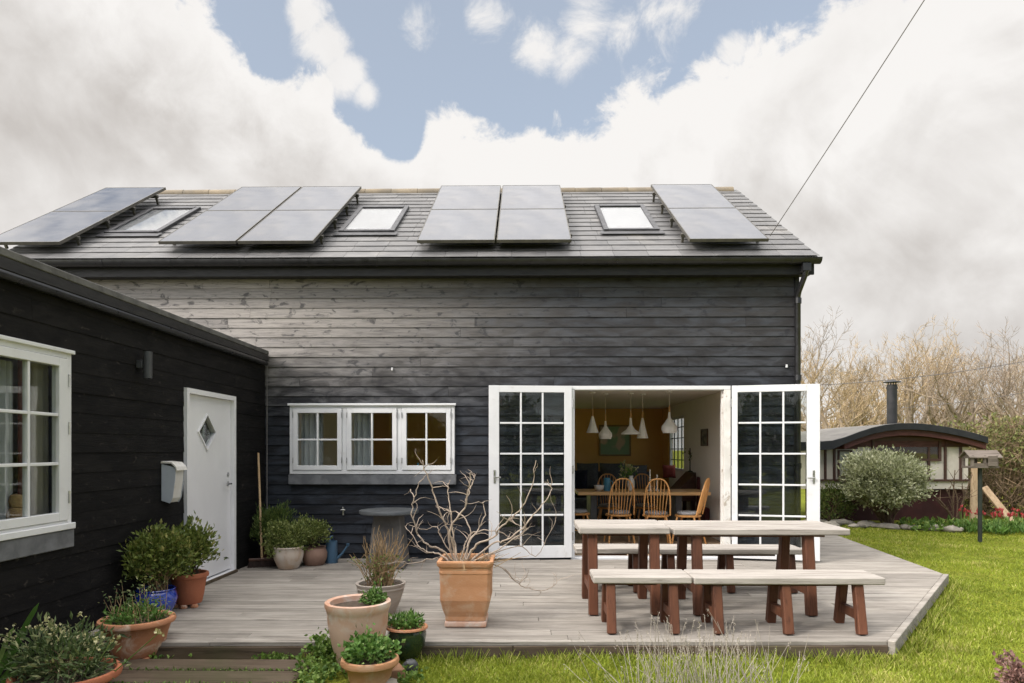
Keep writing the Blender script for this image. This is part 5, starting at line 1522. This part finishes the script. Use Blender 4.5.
# ground-cover, bricks, stones near the pots
g = np.random.default_rng(31)
pos = np.concatenate([np.array([[PX(322, 4.5), 4.5, GZ + .02]]) + g.normal(0, 1, (60, 3)) * np.array([[.10, .20, .02]]),
                      np.array([[PX(325, 4.85), 4.83, GZ + .06]]) + g.normal(0, 1, (50, 3)) * np.array([[.05, .05, .06]]),
                      np.array([[PX(400, 4.3), 4.4, GZ]]) + g.normal(0, 1, (14, 3)) * np.array([[.06, .08, .01]])])
p = np.repeat(pos, 9, 0) + g.normal(0, .03, (len(pos) * 9, 3)); p = p[p[:, 2] > GZ - .04]
mb = MB(); mb.leaves(p, .036, up=.6, aspect=.8, g=g)
tag(mb.build('ground_cover', M['leaf_ground']), 'leafy green weeds spreading between the step and the pots', 'weeds', kind='stuff')
u = g.uniform(WX + .3, sx1, 1500); cl = .5 + .5 * np.sin(u * 9 + 2 * np.sin(u * 4))
k = g.random(1500) < cl ** 2; u = u[k]
p = np.c_[u, 4.88 + g.normal(0, .018, len(u)), np.full(len(u), -.115) + g.uniform(0, .04, len(u))]
mb = MB(); mb.leaves(p, .034, up=.9, aspect=.6, g=g)
q = np.c_[g.uniform(PX(100, 4.3), sx1, 500), g.choice([4.61, 4.325, 4.2], 500) + g.normal(0, .012, 500), np.full(500, -.10)]
mb.leaves(q, .03, up=.9, aspect=.4, g=g)
tag(mb.build('moss', M['leaf_ground']), 'moss and weeds growing in the gap behind the dark step', 'moss', kind='stuff')
def rock(name, label, cat, c, size, m, seed, group=None):
    g = random.Random(seed); mb = MB(); n, k = 10, 6; v, f = [], []
    for i in range(k + 1):
        th = math.pi * i / k
        for j in range(n):
            ph = 2 * math.pi * j / n; w = 1 + g.uniform(-.16, .16)
            v.append((c[0] + size[0] * w * math.sin(th) * math.cos(ph), c[1] + size[1] * w * math.sin(th) * math.sin(ph), c[2] + size[2] * w * math.cos(th)))
    for i in range(k):
        for j in range(n): f.append((i * n + j, (i + 1) * n + j, (i + 1) * n + (j + 1) % n, i * n + (j + 1) % n))
    mb.add(v, f); o = mb.build(name, m, smooth=True); tag(o, label, cat, group); return o
c = GP(394, 668, -.05)
mb = MB(); mb.obox((c.x, c.y, -.065), (.10, .2, .065), Matrix.Rotation(R(25), 3, 'Z')); tag(mb.build('brick', M['brick_red'], bevel=.006), 'old orange brick on the grass between the herb pot and the green pot', 'brick')
rock('stone', 'dark flint like stone beside the brick under the green pot', 'stone', GP(410, 666, -.06), (.055, .05, .045), M['lamp_grey'], 3)
rock('stone', 'pale rounded stone half cut off at the bottom edge by the herb pot', 'stone', GP(388, 684, -.08), (.07, .06, .04), M['stone'], 4)
for k, (x, y, lab) in enumerate(((195, 648, 'small grey pebble in the gap at the left end of the step'), (311, 646, 'reddish pebble in the gap at the right end of the step'), (183, 647, 'leftmost small pebble in the gap behind the step'))):
    rock('pebble', lab, 'pebble', GP(x, y, -.09), (.028, .022, .02), M['stone'] if k != 1 else M['brick_red'], 20 + k)

# dried lavender in front of the deck
g = np.random.default_rng(61)
for k, (px, n, lab) in enumerate(((655, 50, 'left clump of pale dry lavender stalks in front of the deck'), (705, 85, 'middle clump of pale dry lavender stalks, the densest of three'), (765, 34, 'right clump of sparse pale lavender stalks in front of the deck'))):
    c = Vector((PX(px, 3.85), 3.85, GZ - .02))
    t = thing('lavender_plant', lab, 'plant', c, 0, 'dry lavender clumps at the front of the lawn')
    b = np.array([[c.x, c.y, c.z]]) + g.normal(0, 1, (n, 3)) * np.array([[.10, .07, 0]])
    e = b + np.c_[g.normal(0, .15, n), g.normal(.03, .12, n), np.clip(g.normal(.40, .09, n), .15, .60)]
    m1 = (b + e) / 2 + g.normal(0, .012, (n, 3))
    r = g.uniform(0, 1, n)
    mb = MB(); mb.sticks(b, m1, .0019, .0016, r, k=4); mb.sticks(m1, e, .0016, .0012, r, k=4); mb.build('stem', M['lav'], t)
    hd = e[g.random(n) < .75]; hp = np.repeat(hd, 14, 0); hp[:, 2] -= g.uniform(-.012, .045, len(hp)); hp += g.normal(0, .0025, hp.shape)
    mb = MB(); mb.leaves(hp, .008, up=.8, aspect=.7, g=g); mb.build('seed_head', M['lav'], t)
    q = b[g.integers(0, n, 320)] + g.normal(0, 1, (320, 3)) * np.array([[.07, .06, .04]]) + np.array([[0, 0, .05]])
    mb = MB(); mb.leaves(q, .05, up=1.2, aspect=.1, g=g); mb.build('foliage', M['leaf_euph'], t)
c = Vector((PX(1026, 4.3), 4.3, GZ - .02))
t = thing('sedum_plant', 'small pinkish purple leaved plant at the bottom right edge', 'plant', c)
bush(t, c, c + Vector((0, 0, .09)), (.17, .14, .14), 70, 14, .035, M['leaf_red'], .02, 16, .004, .4, .7, 71, shell=.4)

# ================================================================== WAGON
WY = 14.6
wag = thing('living_wagon', 'old cream panelled living wagon with curved black roof and maroon skirt', 'wagon', (PX(900, WY), WY, GZ))
X = lambda x, Y=WY: PX(x, Y)
Z = lambda y, Y=WY, x=900: PZ(y, Y, x)
wl, wr = X(806), X(969)
D2 = 2.6
mb = MB(); mb.box(wl, wr, WY + .03, WY + D2, Z(489), Z(446)); mb.build('body', M['cream'], wag)
mb = MB(); mb.box(X(858), wr, WY, WY + .028, Z(447), Z(434)); mb.box(wl, X(858) - .003, WY, WY + .028, Z(449), Z(443.5))
for k in range(3): mb.box(X(945), X(968), WY - .012, WY - .001, Z(447) + k * .09, Z(447) + k * .09 + .082)
mb.build('header_board', M['wagon_maroon'], wag)
mb = MB()
for x in (825.5, 834.5, 929, 945.5, 961): mb.box(X(x) - .022, X(x) + .022, WY - .01, WY + .029, Z(480), Z(447) - .002)
mb.box(wl, wr, WY - .012, WY + .029, Z(481.3), Z(479.3)); mb.build('batten', M['wagon_brown'], wag)
mb = MB(); mb.box(wl + .05, wr - .05, WY + .12, WY + .16, GZ - .05, Z(488)); mb.box(wr - .09, wr - .051, WY + .161, WY + D2, GZ - .05, Z(489))
mb.build('skirt', M['wagon_skirt'], wag)
mb = MB(); ring(mb, 0, WY - .02, WY + .031, X(872), X(941), Z(461), Z(437), .05, wt=.08); fr = mb.build('window', M['wagon_brown'], wag)
mb = MB(); mb.box(X(872) + .05, X(941) - .05, WY + .005, WY + .012, Z(461) + .05, Z(437) - .08); mb.build('pane', M['glass'], fr)
mb = MB(); mb.box(X(872), X(941), WY + .031 - .006, WY + .0295, Z(461), Z(437)); mb.build('dark_interior', M['wagon_brown'], fr)
mb = MB(); ring(mb, 0, WY - .015, WY + .031, X(838), X(852), Z(477), Z(450), .03); fr = mb.build('window', M['wagon_brown'], wag)
mb = MB(); mb.box(X(838) + .03, X(852) - .03, WY + .0, WY + .025, Z(477) + .03, Z(450) - .03); mb.build('pane', M['glass'], fr)
fp = [(800, 442), (818, 441.5), (832, 440.5), (845, 437), (858, 432), (872, 427.5), (886, 424.6), (900, 423.2), (915, 423.2), (930, 424.5), (945, 426.8), (960, 429.8), (975, 433.5), (987, 437)]
top = [(X(x, WY - .22), Z(y, WY - .22)) for x, y in fp]
bot = [(x, z - .135) for x, z in top]
bot = [(x, z - (.05 if i < 3 else 0)) for i, (x, z) in enumerate(bot)]
mb = MB(); n = len(top); v, f = [], []
arc = []
for i, (x, z) in enumerate(top):
    u = (x - X(800)) / (X(987) - X(800))
    arc.append((x, max(z, Z(424) - .62 * (u - .55) ** 2 * 2.2)))
for (pl, yy) in ((top, WY - .22), (arc, WY + .9), (arc, WY + D2 + .15)):
    for x, z in pl: v.append((x, yy, z)); v.append((x, yy, z - .05))
for r in range(2):
    for i in range(n - 1):
        a = r * 2 * n + 2 * i; b = a + 2 * n
        f += [(a, a + 2, b + 2, b), (a + 1, b + 1, b + 3, a + 3)]
    a = r * 2 * n; b = a + 2 * n; f.append((a, b, b + 1, a + 1)); a += 2 * n - 2; b += 2 * n - 2; f.append((a, a + 1, b + 1, b))
mb.add(v, f); mb.build('roof', M['wagon_felt'], wag, smooth=True)
mb = MB(); mb.prism(top[:] + bot[::-1], 1, WY - .26, WY - .221); 
for i in range(n - 1): pass
rb = mb.build('roof_edge', M['wagon_roof'], wag, bevel=.004)
mb = MB(); mb.prism([(x, z - .055) for x, z in top[3:]] + [(x, z - .12) for x, z in bot[3:]][::-1], 1, WY - .2, WY + .027)
mb.build('soffit', M['wagon_maroon'], wag)
cx = X(892, 15.3); zc0, zc1 = Z(425, 15.3), Z(382, 15.3)
mb = MB(); r = .105
mb.tube([(cx, 15.3, zc0 - .5), (cx, 15.3, zc1 - .06)], r, 18); mb.tube([(cx, 15.3, zc1 - .16), (cx, 15.3, zc1 - .11)], r + .012, 18)
cm = mb.build('chimney', M['flue'], wag, smooth=True)
mb = MB(); mb.lathe([(.19, 0), (.185, .012), (.06, .05), (.001, .055)], 20, (cx, 15.3, zc1 - .01))
for k in range(4): mb.box(cx - .09 + k * .055, cx - .075 + k * .055, 15.29, 15.31, zc1 - .062, zc1 - .008)
mb.build('cowl', M['flue'], cm, smooth=True)

# silver-leaved shrub in front of it
sy_ = 13.6; b = Vector((PX(888, sy_), sy_, GZ))
t = thing('silver_shrub', 'rounded grey green variegated shrub in front of the wagon', 'shrub', b)
g = np.random.default_rng(83)
bush(t, b, Vector((PX(883, sy_), sy_, PZ(479, sy_))), (.74, .7, .50), 560, 26, .075, M['leaf_silver'], .075, 26, .022, .5, .5, 84, shell=.62)
b2 = Vector((PX(830, 14.2), 14.2, GZ))
t = thing('dark_shrub', 'low dark shrub in shade against the wagon skirt', 'shrub', b2)
bush(t, b2, b2 + Vector((.05, 0, .42)), (.42, .3, .38), 130, 14, .06, M['leaf_dark'], .06, 12, .012, .5, .5, 85)
# bare rose-like shrub by the wagon
b = Vector((PX(956, 13.8), 13.8, GZ))
t = thing('bare_shrub', 'leafless brown stemmed shrub beside the silver shrub', 'shrub', b)
mb = MB(); rg = random.Random(9)
for (x, y) in ((938, 498), (945, 488), (950, 480), (955, 470), (962, 484), (968, 492), (941, 505), (972, 475), (930, 492)):
    e = W(x, y, 13.8 + rg.uniform(-.2, .2)); m = b.lerp(e, .5) + Vector((rg.gauss(0, .05), 0, .08))
    S = spline([b + Vector((rg.gauss(0, .03), 0, 0)), m, e], 6); mb.tube(S, [.018 * (1 - .6 * i / len(S)) for i in range(len(S))], 6)
    for q in range(5):
        i = rg.randrange(4, len(S)); mb.tube([S[i], S[i] + Vector((rg.gauss(0, .12), rg.gauss(0, .1), rg.uniform(.03, .22)))], [.007, .003], 4)
mb.build('branch', M['stem'], t, smooth=True)
# stones edging the bed
g2 = random.Random(44); k = 0
for i in range(26):
    x = 812 + i * 6.2 + g2.uniform(-2, 2); y = 521 + i * .30 + g2.uniform(-1.5, 1.5)
    if 875 < x < 900 and g2.random() < .5: continue
    c = GP(x, y + 2, GZ)
    s = g2.uniform(.08, .16)
    rock('edging_stone', 'rough pale edging stone in the row along the flower bed', 'stone', (c.x, c.y, GZ + .01), (s * 1.2, s, s * .55), M['stone'], 100 + i, 'edging stones along the wagon bed')
# bird table
by = GP(980, 540, GZ).y; c = Vector((PX(980, by), by, GZ))
t = thing('bird_table', 'small wooden bird table house on a dark pole at the lawn edge', 'bird table', c)
bx_ = lambda x: PX(x, by); bz_ = lambda y: PZ(y, by, 980)
mb = MB(); mb.tube([(c.x, by, GZ - .03), (c.x, by, bz_(468))], .033, 12); mb.build('pole', M['iron'], t, smooth=True)
h0, h1 = bx_(966), bx_(994)
mb = MB(); mb.box(h0, h1, by - .13, by + .13, bz_(468), bz_(466)); mb.build('tray', M['grey_wood'], t, bevel=.004)
mb = MB()
for x in (h0 + .03, (h0 + h1) / 2, h1 - .03):
    for y in (by - .11, by + .11): mb.box(x - .018, x + .018, y - .018, y + .018, bz_(466) + .001, bz_(455.5))
mb.box(h0 + .02, h1 - .02, by - .125, by - .108, bz_(466) + .001, bz_(463)); mb.box((h0 + h1) / 2 + .03, h1 - .05, by - .16, by - .15, bz_(466) + .001, bz_(456)); mb.build('upright', M['grey_wood'], t)
mb = MB(); r0, r1_ = bx_(964), bx_(997); ze, zr = bz_(457), bz_(450)
mb.prism([(by - .15, ze), (by, zr), (by + .15, ze), (by + .15, ze - .02), (by, zr - .022), (by - .15, ze - .02)], 0, r0, r1_); mb.build('roof', M['grey_wood'], t, bevel=.004)
mb = MB(); mb.prism([(by - .12, ze - .022), (by, zr - .03), (by + .12, ze - .022)], 0, h0 + .02, h0 + .035); mb.build('gable_board', M['grey_wood'], t)
# leaning timbers by the hedge
mb = MB(); a, b = W(974, 527, 14.0), W(976, 462, 14.2); a.z = GZ - .03; mb.beam(a, b, .16, .06, up=(0, 1, 0)); tag(mb.build('timber_post', M['post'], bevel=.006), 'upright tan timber post behind the bird table', 'post')
mb = MB(); a, b = W(1016, 534, 13.6), W(984, 487, 14.1); a.z = GZ - .02; mb.beam(a, b, .13, .05, up=(0, 1, 0)); tag(mb.build('timber_plank', M['post'], bevel=.006), 'tan plank leaning diagonally among the red tulips', 'plank')
# tulips
g = np.random.default_rng(91)
for k, (x0, x1, lab) in enumerate(((966, 976, 'red tulips left of the bird table pole'), (985, 1003, 'red tulips right of the bird table pole, the biggest clump'), (1014, 1040, 'red tulips at the right edge of the picture'))):
    ty_ = 12.6; n = 15 if k else 7
    b = np.array([(PX(g.uniform(x0, x1), ty_), ty_ + g.uniform(-.25, .25), GZ - .02) for _ in range(n)])
    e = b + np.c_[g.normal(0, .04, n), g.normal(0, .04, n), g.uniform(.30, .46, n)]
    t = thing('tulip_clump', lab, 'tulips', (float(b[:, 0].mean()), ty_, GZ), 0, 'clumps of red tulips by the hedge')
    mb = MB(); mb.sticks(b, e, .007, .005, k=4); mb.build('stem', M['leaf_herb'], t)
    mb = MB(); mb.leaves(np.repeat(e, 7, 0) + g.normal(0, .012, (n * 7, 3)) - np.array([0, 0, .03]), .06, up=1.8, aspect=.6, g=g); mb.build('flower_head', M['tulip'], t)
    mb = MB(); mb.leaves(np.repeat(b, 8, 0) + g.normal(0, 1, (n * 8, 3)) * np.array([[.07, .07, .02]]) + np.array([0, 0, .02]), .18, up=1.3, aspect=.22, g=g); mb.build('leaf', M['leaf_herb'], t)
pos = np.array([(PX(g.uniform(905, 1040), 13.2), 13.2 + g.uniform(-.5, .4) - .0, GZ + g.uniform(-.02, .12)) for _ in range(900)])
mb = MB(); mb.leaves(pos, .11, up=.8, aspect=.5, g=g); tag(mb.build('bed_plants', M['leaf_ground']), 'low green growth in the flower bed at the lawn edge', 'plants', kind='stuff')

# ================================================================== TREES, HEDGE
def tree(seed, base, height, lean=0.0, spread=.55, twig='willow_twig', label='', n0=6, dens=1.0, cat='tree', tilt_all=None):
    g = np.random.default_rng(seed)
    t = thing('bare_tree', label, 'tree', base, 0, 'bare trees behind the wagon')
    base = np.array(base, float)
    trunk_h = height * g.uniform(.14, .22)
    P0, P1, RA, RB = [], [], [], []
    L = []
    p = base + np.array([0, 0, -.1]); d = np.array([lean, 0, 1.0]); d /= np.linalg.norm(d)
    top_ = base + d * trunk_h
    r = height * .026
    L.append((p, top_, r * 1.15, r * .85))
    cur = []
    for k in range(n0):
        a = 2 * math.pi * k / n0 + g.uniform(-.4, .4); s = spread * g.uniform(.45, 1.15)
        dd = np.array([math.cos(a) * s + lean, math.sin(a) * s, 1.0]); dd /= np.linalg.norm(dd)
        cur.append((top_ - d * g.uniform(0, trunk_h * .35), dd, r * .55, height * .26))
    tw0, tw1, tr0, tr1 = [], [], [], []
    for lev in range(5):
        nxt = []
        for (p, d, r, ln) in cur:
            segs = 4 if lev < 2 else 3 if lev < 4 else 2
            dd = d; q = p
            ln_ = ln * g.uniform(.75, 1.25)
            for s in range(segs):
                dd = dd + g.normal(0, .15 if lev < 2 else .2, 3) + np.array([0, 0, .10 if lev < 3 else .14])
                dd /= np.linalg.norm(dd)
                q2 = q + dd * ln_ / segs
                ra, rb = r * (1 - .5 * s / segs), r * (1 - .5 * (s + 1) / segs)
                (L if lev < 2 else None) is not None and L.append((q, q2, ra, rb))
                if lev >= 2: tw0.append(q); tw1.append(q2); tr0.append(ra); tr1.append(rb)
                nb = ((2, 3) if lev < 3 else (2, 4))
                if lev < 4:
                    for _ in range(1 if s < segs - 1 and g.random() < .66 * dens else (int(g.integers(*nb)) if s == segs - 1 else 0)):
                        sd = g.normal(0, 1, 3); sd -= dd * sd.dot(dd); sd /= np.linalg.norm(sd) + 1e-9
                        an = g.uniform(.35, .85)
                        nd = dd * math.cos(an) + sd * math.sin(an)
                        nxt.append((q2, nd, max(rb * .62, .006), ln * (.62 if lev < 3 else .55)))
                q = q2
        cur = nxt
    mb = MB()
    for (a, b, ra, rb) in L: mb.sticks([a], [b], ra, rb, k=7)
    mb.build('trunk', M['willow_trunk'], t, smooth=True)
    mb = MB(); mb.sticks(tw0, tw1, np.maximum(tr0, .0055), np.maximum(tr1, .003), k=3); mb.build('crown', M[twig], t)
    return len(tw0)
TR = [(806, 27, 322, 'bare tree rising right behind the house corner', 'ash_twig', .5, 0),
      (832, 23, 345, 'golden twigged bare tree left of the wagon chimney', 'willow_twig', .5, 0),
      (858, 27, 328, 'bare tree whose top rises above and left of the chimney', 'willow_twig', .55, .05),
      (884, 30, 334, 'bare tree directly behind the black chimney', 'willow_twig', .5, 0),
      (912, 25, 322, 'tall golden bare tree just right of the chimney', 'willow_twig', .55, .05),
      (938, 28, 318, 'tall bare tree behind the right end of the wagon roof', 'willow_twig', .5, .1),
      (966, 24, 322, 'tallest bare tree with dark limbs behind the bird table', 'ash_twig', .55, .1),
      (1000, 29, 345, 'leaning bare tree behind the hedge, dipping below its neighbours', 'willow_twig', .6, -.1),
      (1030, 22, 326, 'bare tree at the right edge of the picture behind the hedge', 'ash_twig', .6, .05),
      (1075, 26, 320, 'bare tree just outside the right edge of the picture', 'willow_twig', .6, -.2)]
cnt = 0
for i, (x, Y, ytop, lab, tw, sp, ln) in enumerate(TR):
    zt = PZ(ytop, Y, x)
    cnt += tree(200 + i, (PX(x, Y), Y, GZ), (zt - GZ) * 1.24, ln, sp, tw, lab)
print('twigs', cnt)
# far thicket closing the view at the bottom
g = np.random.default_rng(300)
n = 9000
Y = g.uniform(29, 36, n); xx = g.uniform(.36, .95, n) * Y; b = np.c_[xx, Y, g.uniform(0, 1, n) ** 1.5 * 2.6]
e = b + np.c_[g.normal(0, .35, n), g.normal(0, .3, n), g.uniform(.3, 1.1, n)]
mb = MB(); mb.sticks(b, e, .016, .007); tag(mb.build('thicket', M['willow_twig']), 'dense tan thicket of bare twigs behind the trees', 'thicket', kind='stuff')
# hedge at the right
t = thing('hedge', 'brown and olive hedge with bare stems at the right edge', 'hedge', (11.0, 15.2, GZ), 0)
n = 9000
x0 = PX(972, 15.4)
xx = x0 + g.random(n) ** .8 * 5.5; Y = 15.6 + g.normal(0, .5, n) + (xx - x0) * -.1
hmax = PZ(424, 15.4) - GZ
zz = GZ + g.random(n) * hmax * (.55 + .45 * np.clip((xx - x0) / .8, 0, 1))
b = np.c_[xx, Y, zz]; e = b + np.c_[g.normal(0, .22, n), g.normal(-.06, .16, n), g.normal(.12, .22, n)]
mb = MB(); mb.sticks(b, e, .0075, .003); mb.build('twig', M['hedge_twig'], t)
k = (zz > hmax * .50) & (g.random(n) < .75); p = np.repeat(b[k], 5, 0) + g.normal(0, .12, (k.sum() * 5, 3))
mb = MB(); mb.leaves(p, .09, aspect=.5, g=g); mb.build('foliage', M['leaf_ivy'], t)
# evergreen tangle over the hedge, behind the wagon's right end
t = thing('evergreen_bush', 'olive green bush between the wagon roof and the hedge', 'bush', (PX(985, 17), 17, GZ))
bush(t, Vector((PX(985, 17), 17, GZ)), Vector((PX(992, 17), 17, .9)), (1.4, .9, 1.25), 260, 20, .12, M['leaf_ivy'], .16, 12, .03, .4, .5, 301, shell=.5)

# the garden's far side behind the photographer, mirrored in the panes
t = thing('garden_hedge', 'tall dark hedge across the garden, mirrored in the door panes', 'hedge', (0, -11, GZ))
g = np.random.default_rng(400)
n = 9000
xx = g.uniform(-15, 17, n); hh = 3.0 + .5 * np.sin(xx * .8) + .4 * np.sin(xx * 2.3)
b = np.c_[xx, -11 + g.normal(0, .5, n), GZ + g.random(n) ** .8 * hh]
mb = MB(); mb.leaves(np.repeat(b, 4, 0) + g.normal(0, .14, (4 * n, 3)), .26, g=g, aspect=.6); mb.build('foliage', M['leaf_dark'], t)
k = g.random(n) < .3; mb = MB(); mb.sticks(b[k], b[k] + np.c_[g.normal(0, .3, k.sum()), g.normal(0, .2, k.sum()), g.uniform(.2, .9, k.sum())], .02, .008); mb.build('twig', M['hedge_twig'], t)

# ================================================================== CABLES
def cable(label, pts, r, m, sag=.0):
    P = [Vector(p) for p in pts]; S = []
    for i in range(25):
        u = i / 24; q = P[0].lerp(P[1], u); q.z -= sag * 4 * u * (1 - u); S.append(q)
    mb = MB(); mb.tube(S, r, 6); return tag(mb.build('cable', m, smooth=True), label, 'cable')
a = W(770, 236, 8.7); b = W(921, 0, 6.6); b2 = a + (b - a) * 2.2
cable('twisted overhead cable running up from the roof to the top of the picture', (a, b2), .0055, M['wire'], .05)
a = W(790, 386, 20); b = W(1060, 355, 17)
cable('thin telephone wire crossing in front of the bare trees', (a, b), .011, M['wire'], .15)

cable('second lower telephone wire at the far right in front of the bare trees', (W(900, 408, 21), W(1070, 384, 18)), .008, M['wire'], .08)

# ================================================================== SKY, SUN, CAMERA
sun_dir = Vector((-.76, -.50, .60)).normalized()
el = math.asin(sun_dir.z); az = math.atan2(sun_dir.x, sun_dir.y)
w = bpy.data.worlds.new('World'); scene.world = w; w.use_nodes = True
t = NT(w.node_tree); w.node_tree.nodes.clear()
sky = t.n('ShaderNodeTexSky', sky_type='NISHITA'); sky.sun_disc = False
sky.sun_elevation = el; sky.sun_rotation = az; sky.air_density = 1.2; sky.dust_density = 2.0; sky.ozone_density = 1.5
bg1 = t.n('ShaderNodeBackground'); bg1.inputs[1].default_value = .15
t.l(t.mix(.5, sky.outputs[0], (3.9, 4.15, 4.5)), bg1.inputs[0])
dirn = t.n('ShaderNodeTexCoord').outputs['Generated']
def dot(v):
    nd = t.n('ShaderNodeVectorMath', operation='DOT_PRODUCT'); t.l(dirn, nd.inputs[0]); nd.inputs[1].default_value = tuple(v); return nd.outputs['Value']
def dv(x, y): return ray(x, y).normalized()
def plane(p, q, inside):
    n = dv(*p).cross(dv(*q)).normalized()
    return n if n.dot(dv(*inside)) > 0 else -n
A = plane((212, 20), (376, 160), (480, 40)); B = plane((836, 14), (560, 136), (480, 40)); Cc = plane((560, 160), (402, 110), (480, 40))
sep = t.n('ShaderNodeSeparateXYZ'); t.l(dirn, sep.inputs[0])
def puff(x, y, rx, k=1.0):
    d = t.math('SUBTRACT', 1.0, dot(dv(x, y)))
    return t.ramp(t.math('SQRT', t.math('MULTIPLY', d, 2.0)), rx * .0, rx, k, 0.0)
gap = t.math('MINIMUM', dot(A), t.math('MINIMUM', dot(B), dot(Cc)))
hole = t.math('ADD', t.math('MULTIPLY', puff(378, 112, .10), .10), t.math('ADD', t.math('MULTIPLY', puff(265, 35, .08), .05), t.math('MULTIPLY', puff(404, 150, .05), .045)))
gap = t.math('ADD', gap, hole)
gap = t.math('MINIMUM', gap, t.math('MULTIPLY', t.math('SUBTRACT', .645, sep.outputs[2]), 1.6))
dn = t.math('SUBTRACT', t.noise(dirn, 5.5, 10, .6, .35), .5)
dn2 = t.math('SUBTRACT', t.noise(dirn, 17.0, 9, .64, .3), .5)
edge = t.math('ADD', t.math('ADD', gap, t.math('MULTIPLY', dn, .12)), t.math('MULTIPLY', dn2, .15))
blue = t.ramp(edge, -.004, .026)
# separate puffs and wisps inside the gap
pf = puff(326, 42, .062)
for (x, y, rx, k) in ((308, 10, .055, 1), (347, 74, .055, 1), (366, 94, .04, .9), (420, 22, .06, .62), (488, 16, .06, .66), (535, 48, .07, .7), (572, 58, .06, .72), (590, 12, .08, .72), (625, 28, .06, .66), (668, 6, .09, .76), (735, 52, .05, .85), (640, 84, .05, .6)):
    pf = t.math('MAXIMUM', pf, puff(x, y, rx, k))
pn = t.math('SUBTRACT', t.noise(dirn, 12.0, 10, .66, .5), .5)
pm = t.ramp(t.math('MULTIPLY_ADD', pn, 1.5, t.math('MULTIPLY', pf, .85)), .32, .78)
cloud = t.math('MAXIMUM', t.math('SUBTRACT', 1.0, blue), t.math('MULTIPLY', pm, .93))
# cloud tone: billows lit from the sun's side, bright rims near the gap, warm grey undersides
def shifted(k):
    nd = t.n('ShaderNodeVectorMath', operation='ADD'); t.l(dirn, nd.inputs[0]); nd.inputs[1].default_value = tuple(Vector((-.55, -.1, .8)) * k); return nd.outputs[0]
def relief(sc, k, det, ro=.58):
    return t.math('SUBTRACT', t.noise(dirn, sc, det, ro, .4), t.noise(shifted(k), sc, det, ro, .4))
rl = t.math('ADD', t.math('MULTIPLY', relief(3.0, .06, 7, .52), 1.5), t.math('MULTIPLY', relief(8.0, .025, 7, .55), .75))
body = t.noise(dirn, 2.6, 8, .58, .6)
deep = t.ramp(t.math('MULTIPLY', edge, -1.0), .0, .16)
def blob(x, y, r0, k): return puff(x, y, r0, k)
dark = t.math('MAXIMUM', blob(60, 110, .30, 1.0), t.math('MAXIMUM', blob(230, 125, .24, 1.0), t.math('MAXIMUM', blob(960, 260, .42, .42), blob(20, 60, .22, .7))))
lite = t.math('MAXIMUM', blob(70, 25, .12, .8), t.math('MAXIMUM', blob(560, 160, .26, 1.0), t.math('MAXIMUM', blob(220, 170, .08, .75), blob(20, 190, .10, .6))))
g1 = t.math('ADD', t.math('MULTIPLY', t.ramp(body, .38, .62), .40), t.math('MULTIPLY', dark, .75))
g1 = t.math('SUBTRACT', t.math('MULTIPLY', g1, deep), t.math('MULTIPLY', lite, .40))
g1 = t.math('SUBTRACT', g1, t.math('MULTIPLY', rl, t.math('MULTIPLY_ADD', deep, 1.1, .5)), clamp=True)
ccol = t.mix(g1, (.98, .955, .93), (.625, .59, .56))
ccol = t.mix(t.ramp(sep.outputs[1], .1, -.3), ccol, (.90, .87, .865))
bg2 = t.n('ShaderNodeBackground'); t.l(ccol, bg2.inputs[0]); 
# the cloud cover is brighter overhead and round the hidden sun, behind the camera
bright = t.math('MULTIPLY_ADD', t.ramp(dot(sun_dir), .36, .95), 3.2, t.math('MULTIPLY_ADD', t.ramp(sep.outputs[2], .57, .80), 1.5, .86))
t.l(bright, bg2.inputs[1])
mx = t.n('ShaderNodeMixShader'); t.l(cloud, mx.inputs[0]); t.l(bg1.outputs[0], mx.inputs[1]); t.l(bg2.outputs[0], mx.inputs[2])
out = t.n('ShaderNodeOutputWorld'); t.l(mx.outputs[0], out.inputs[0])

sl = bpy.data.lights.new('sun', 'SUN'); sl.energy = 2.3; sl.angle = R(10); sl.color = (1.0, .93, .865)
so = bpy.data.objects.new('sun', sl); COL.objects.link(so)
so.rotation_euler = (-sun_dir).to_track_quat('-Z', 'Y').to_euler(); so.location = (-8, -6, 12)

cam = bpy.data.cameras.new('camera'); co = bpy.data.objects.new('camera', cam); COL.objects.link(co)
cam.sensor_width = 36; cam.lens = F / 1024 * 36; cam.shift_y = (CY - 341.5) / 1024
cam.clip_start = .05; cam.clip_end = 5000
co.location = (0, 0, CH); co.rotation_euler = (R(90), 0, YAW)
scene.camera = co
scene.view_settings.view_transform = 'Standard'; scene.view_settings.look = 'None'
scene.view_settings.exposure = 0.16; scene.view_settings.gamma = 1.0; scene.view_settings.use_curve_mapping = False
cy = scene.cycles
cy.max_bounces = 10; cy.diffuse_bounces = 6; cy.glossy_bounces = 5; cy.transparent_max_bounces = 24; cy.transmission_bounces = 4
cy.caustics_reflective = False; cy.caustics_refractive = False
cy.use_denoising = True
cy.sample_clamp_indirect = 6
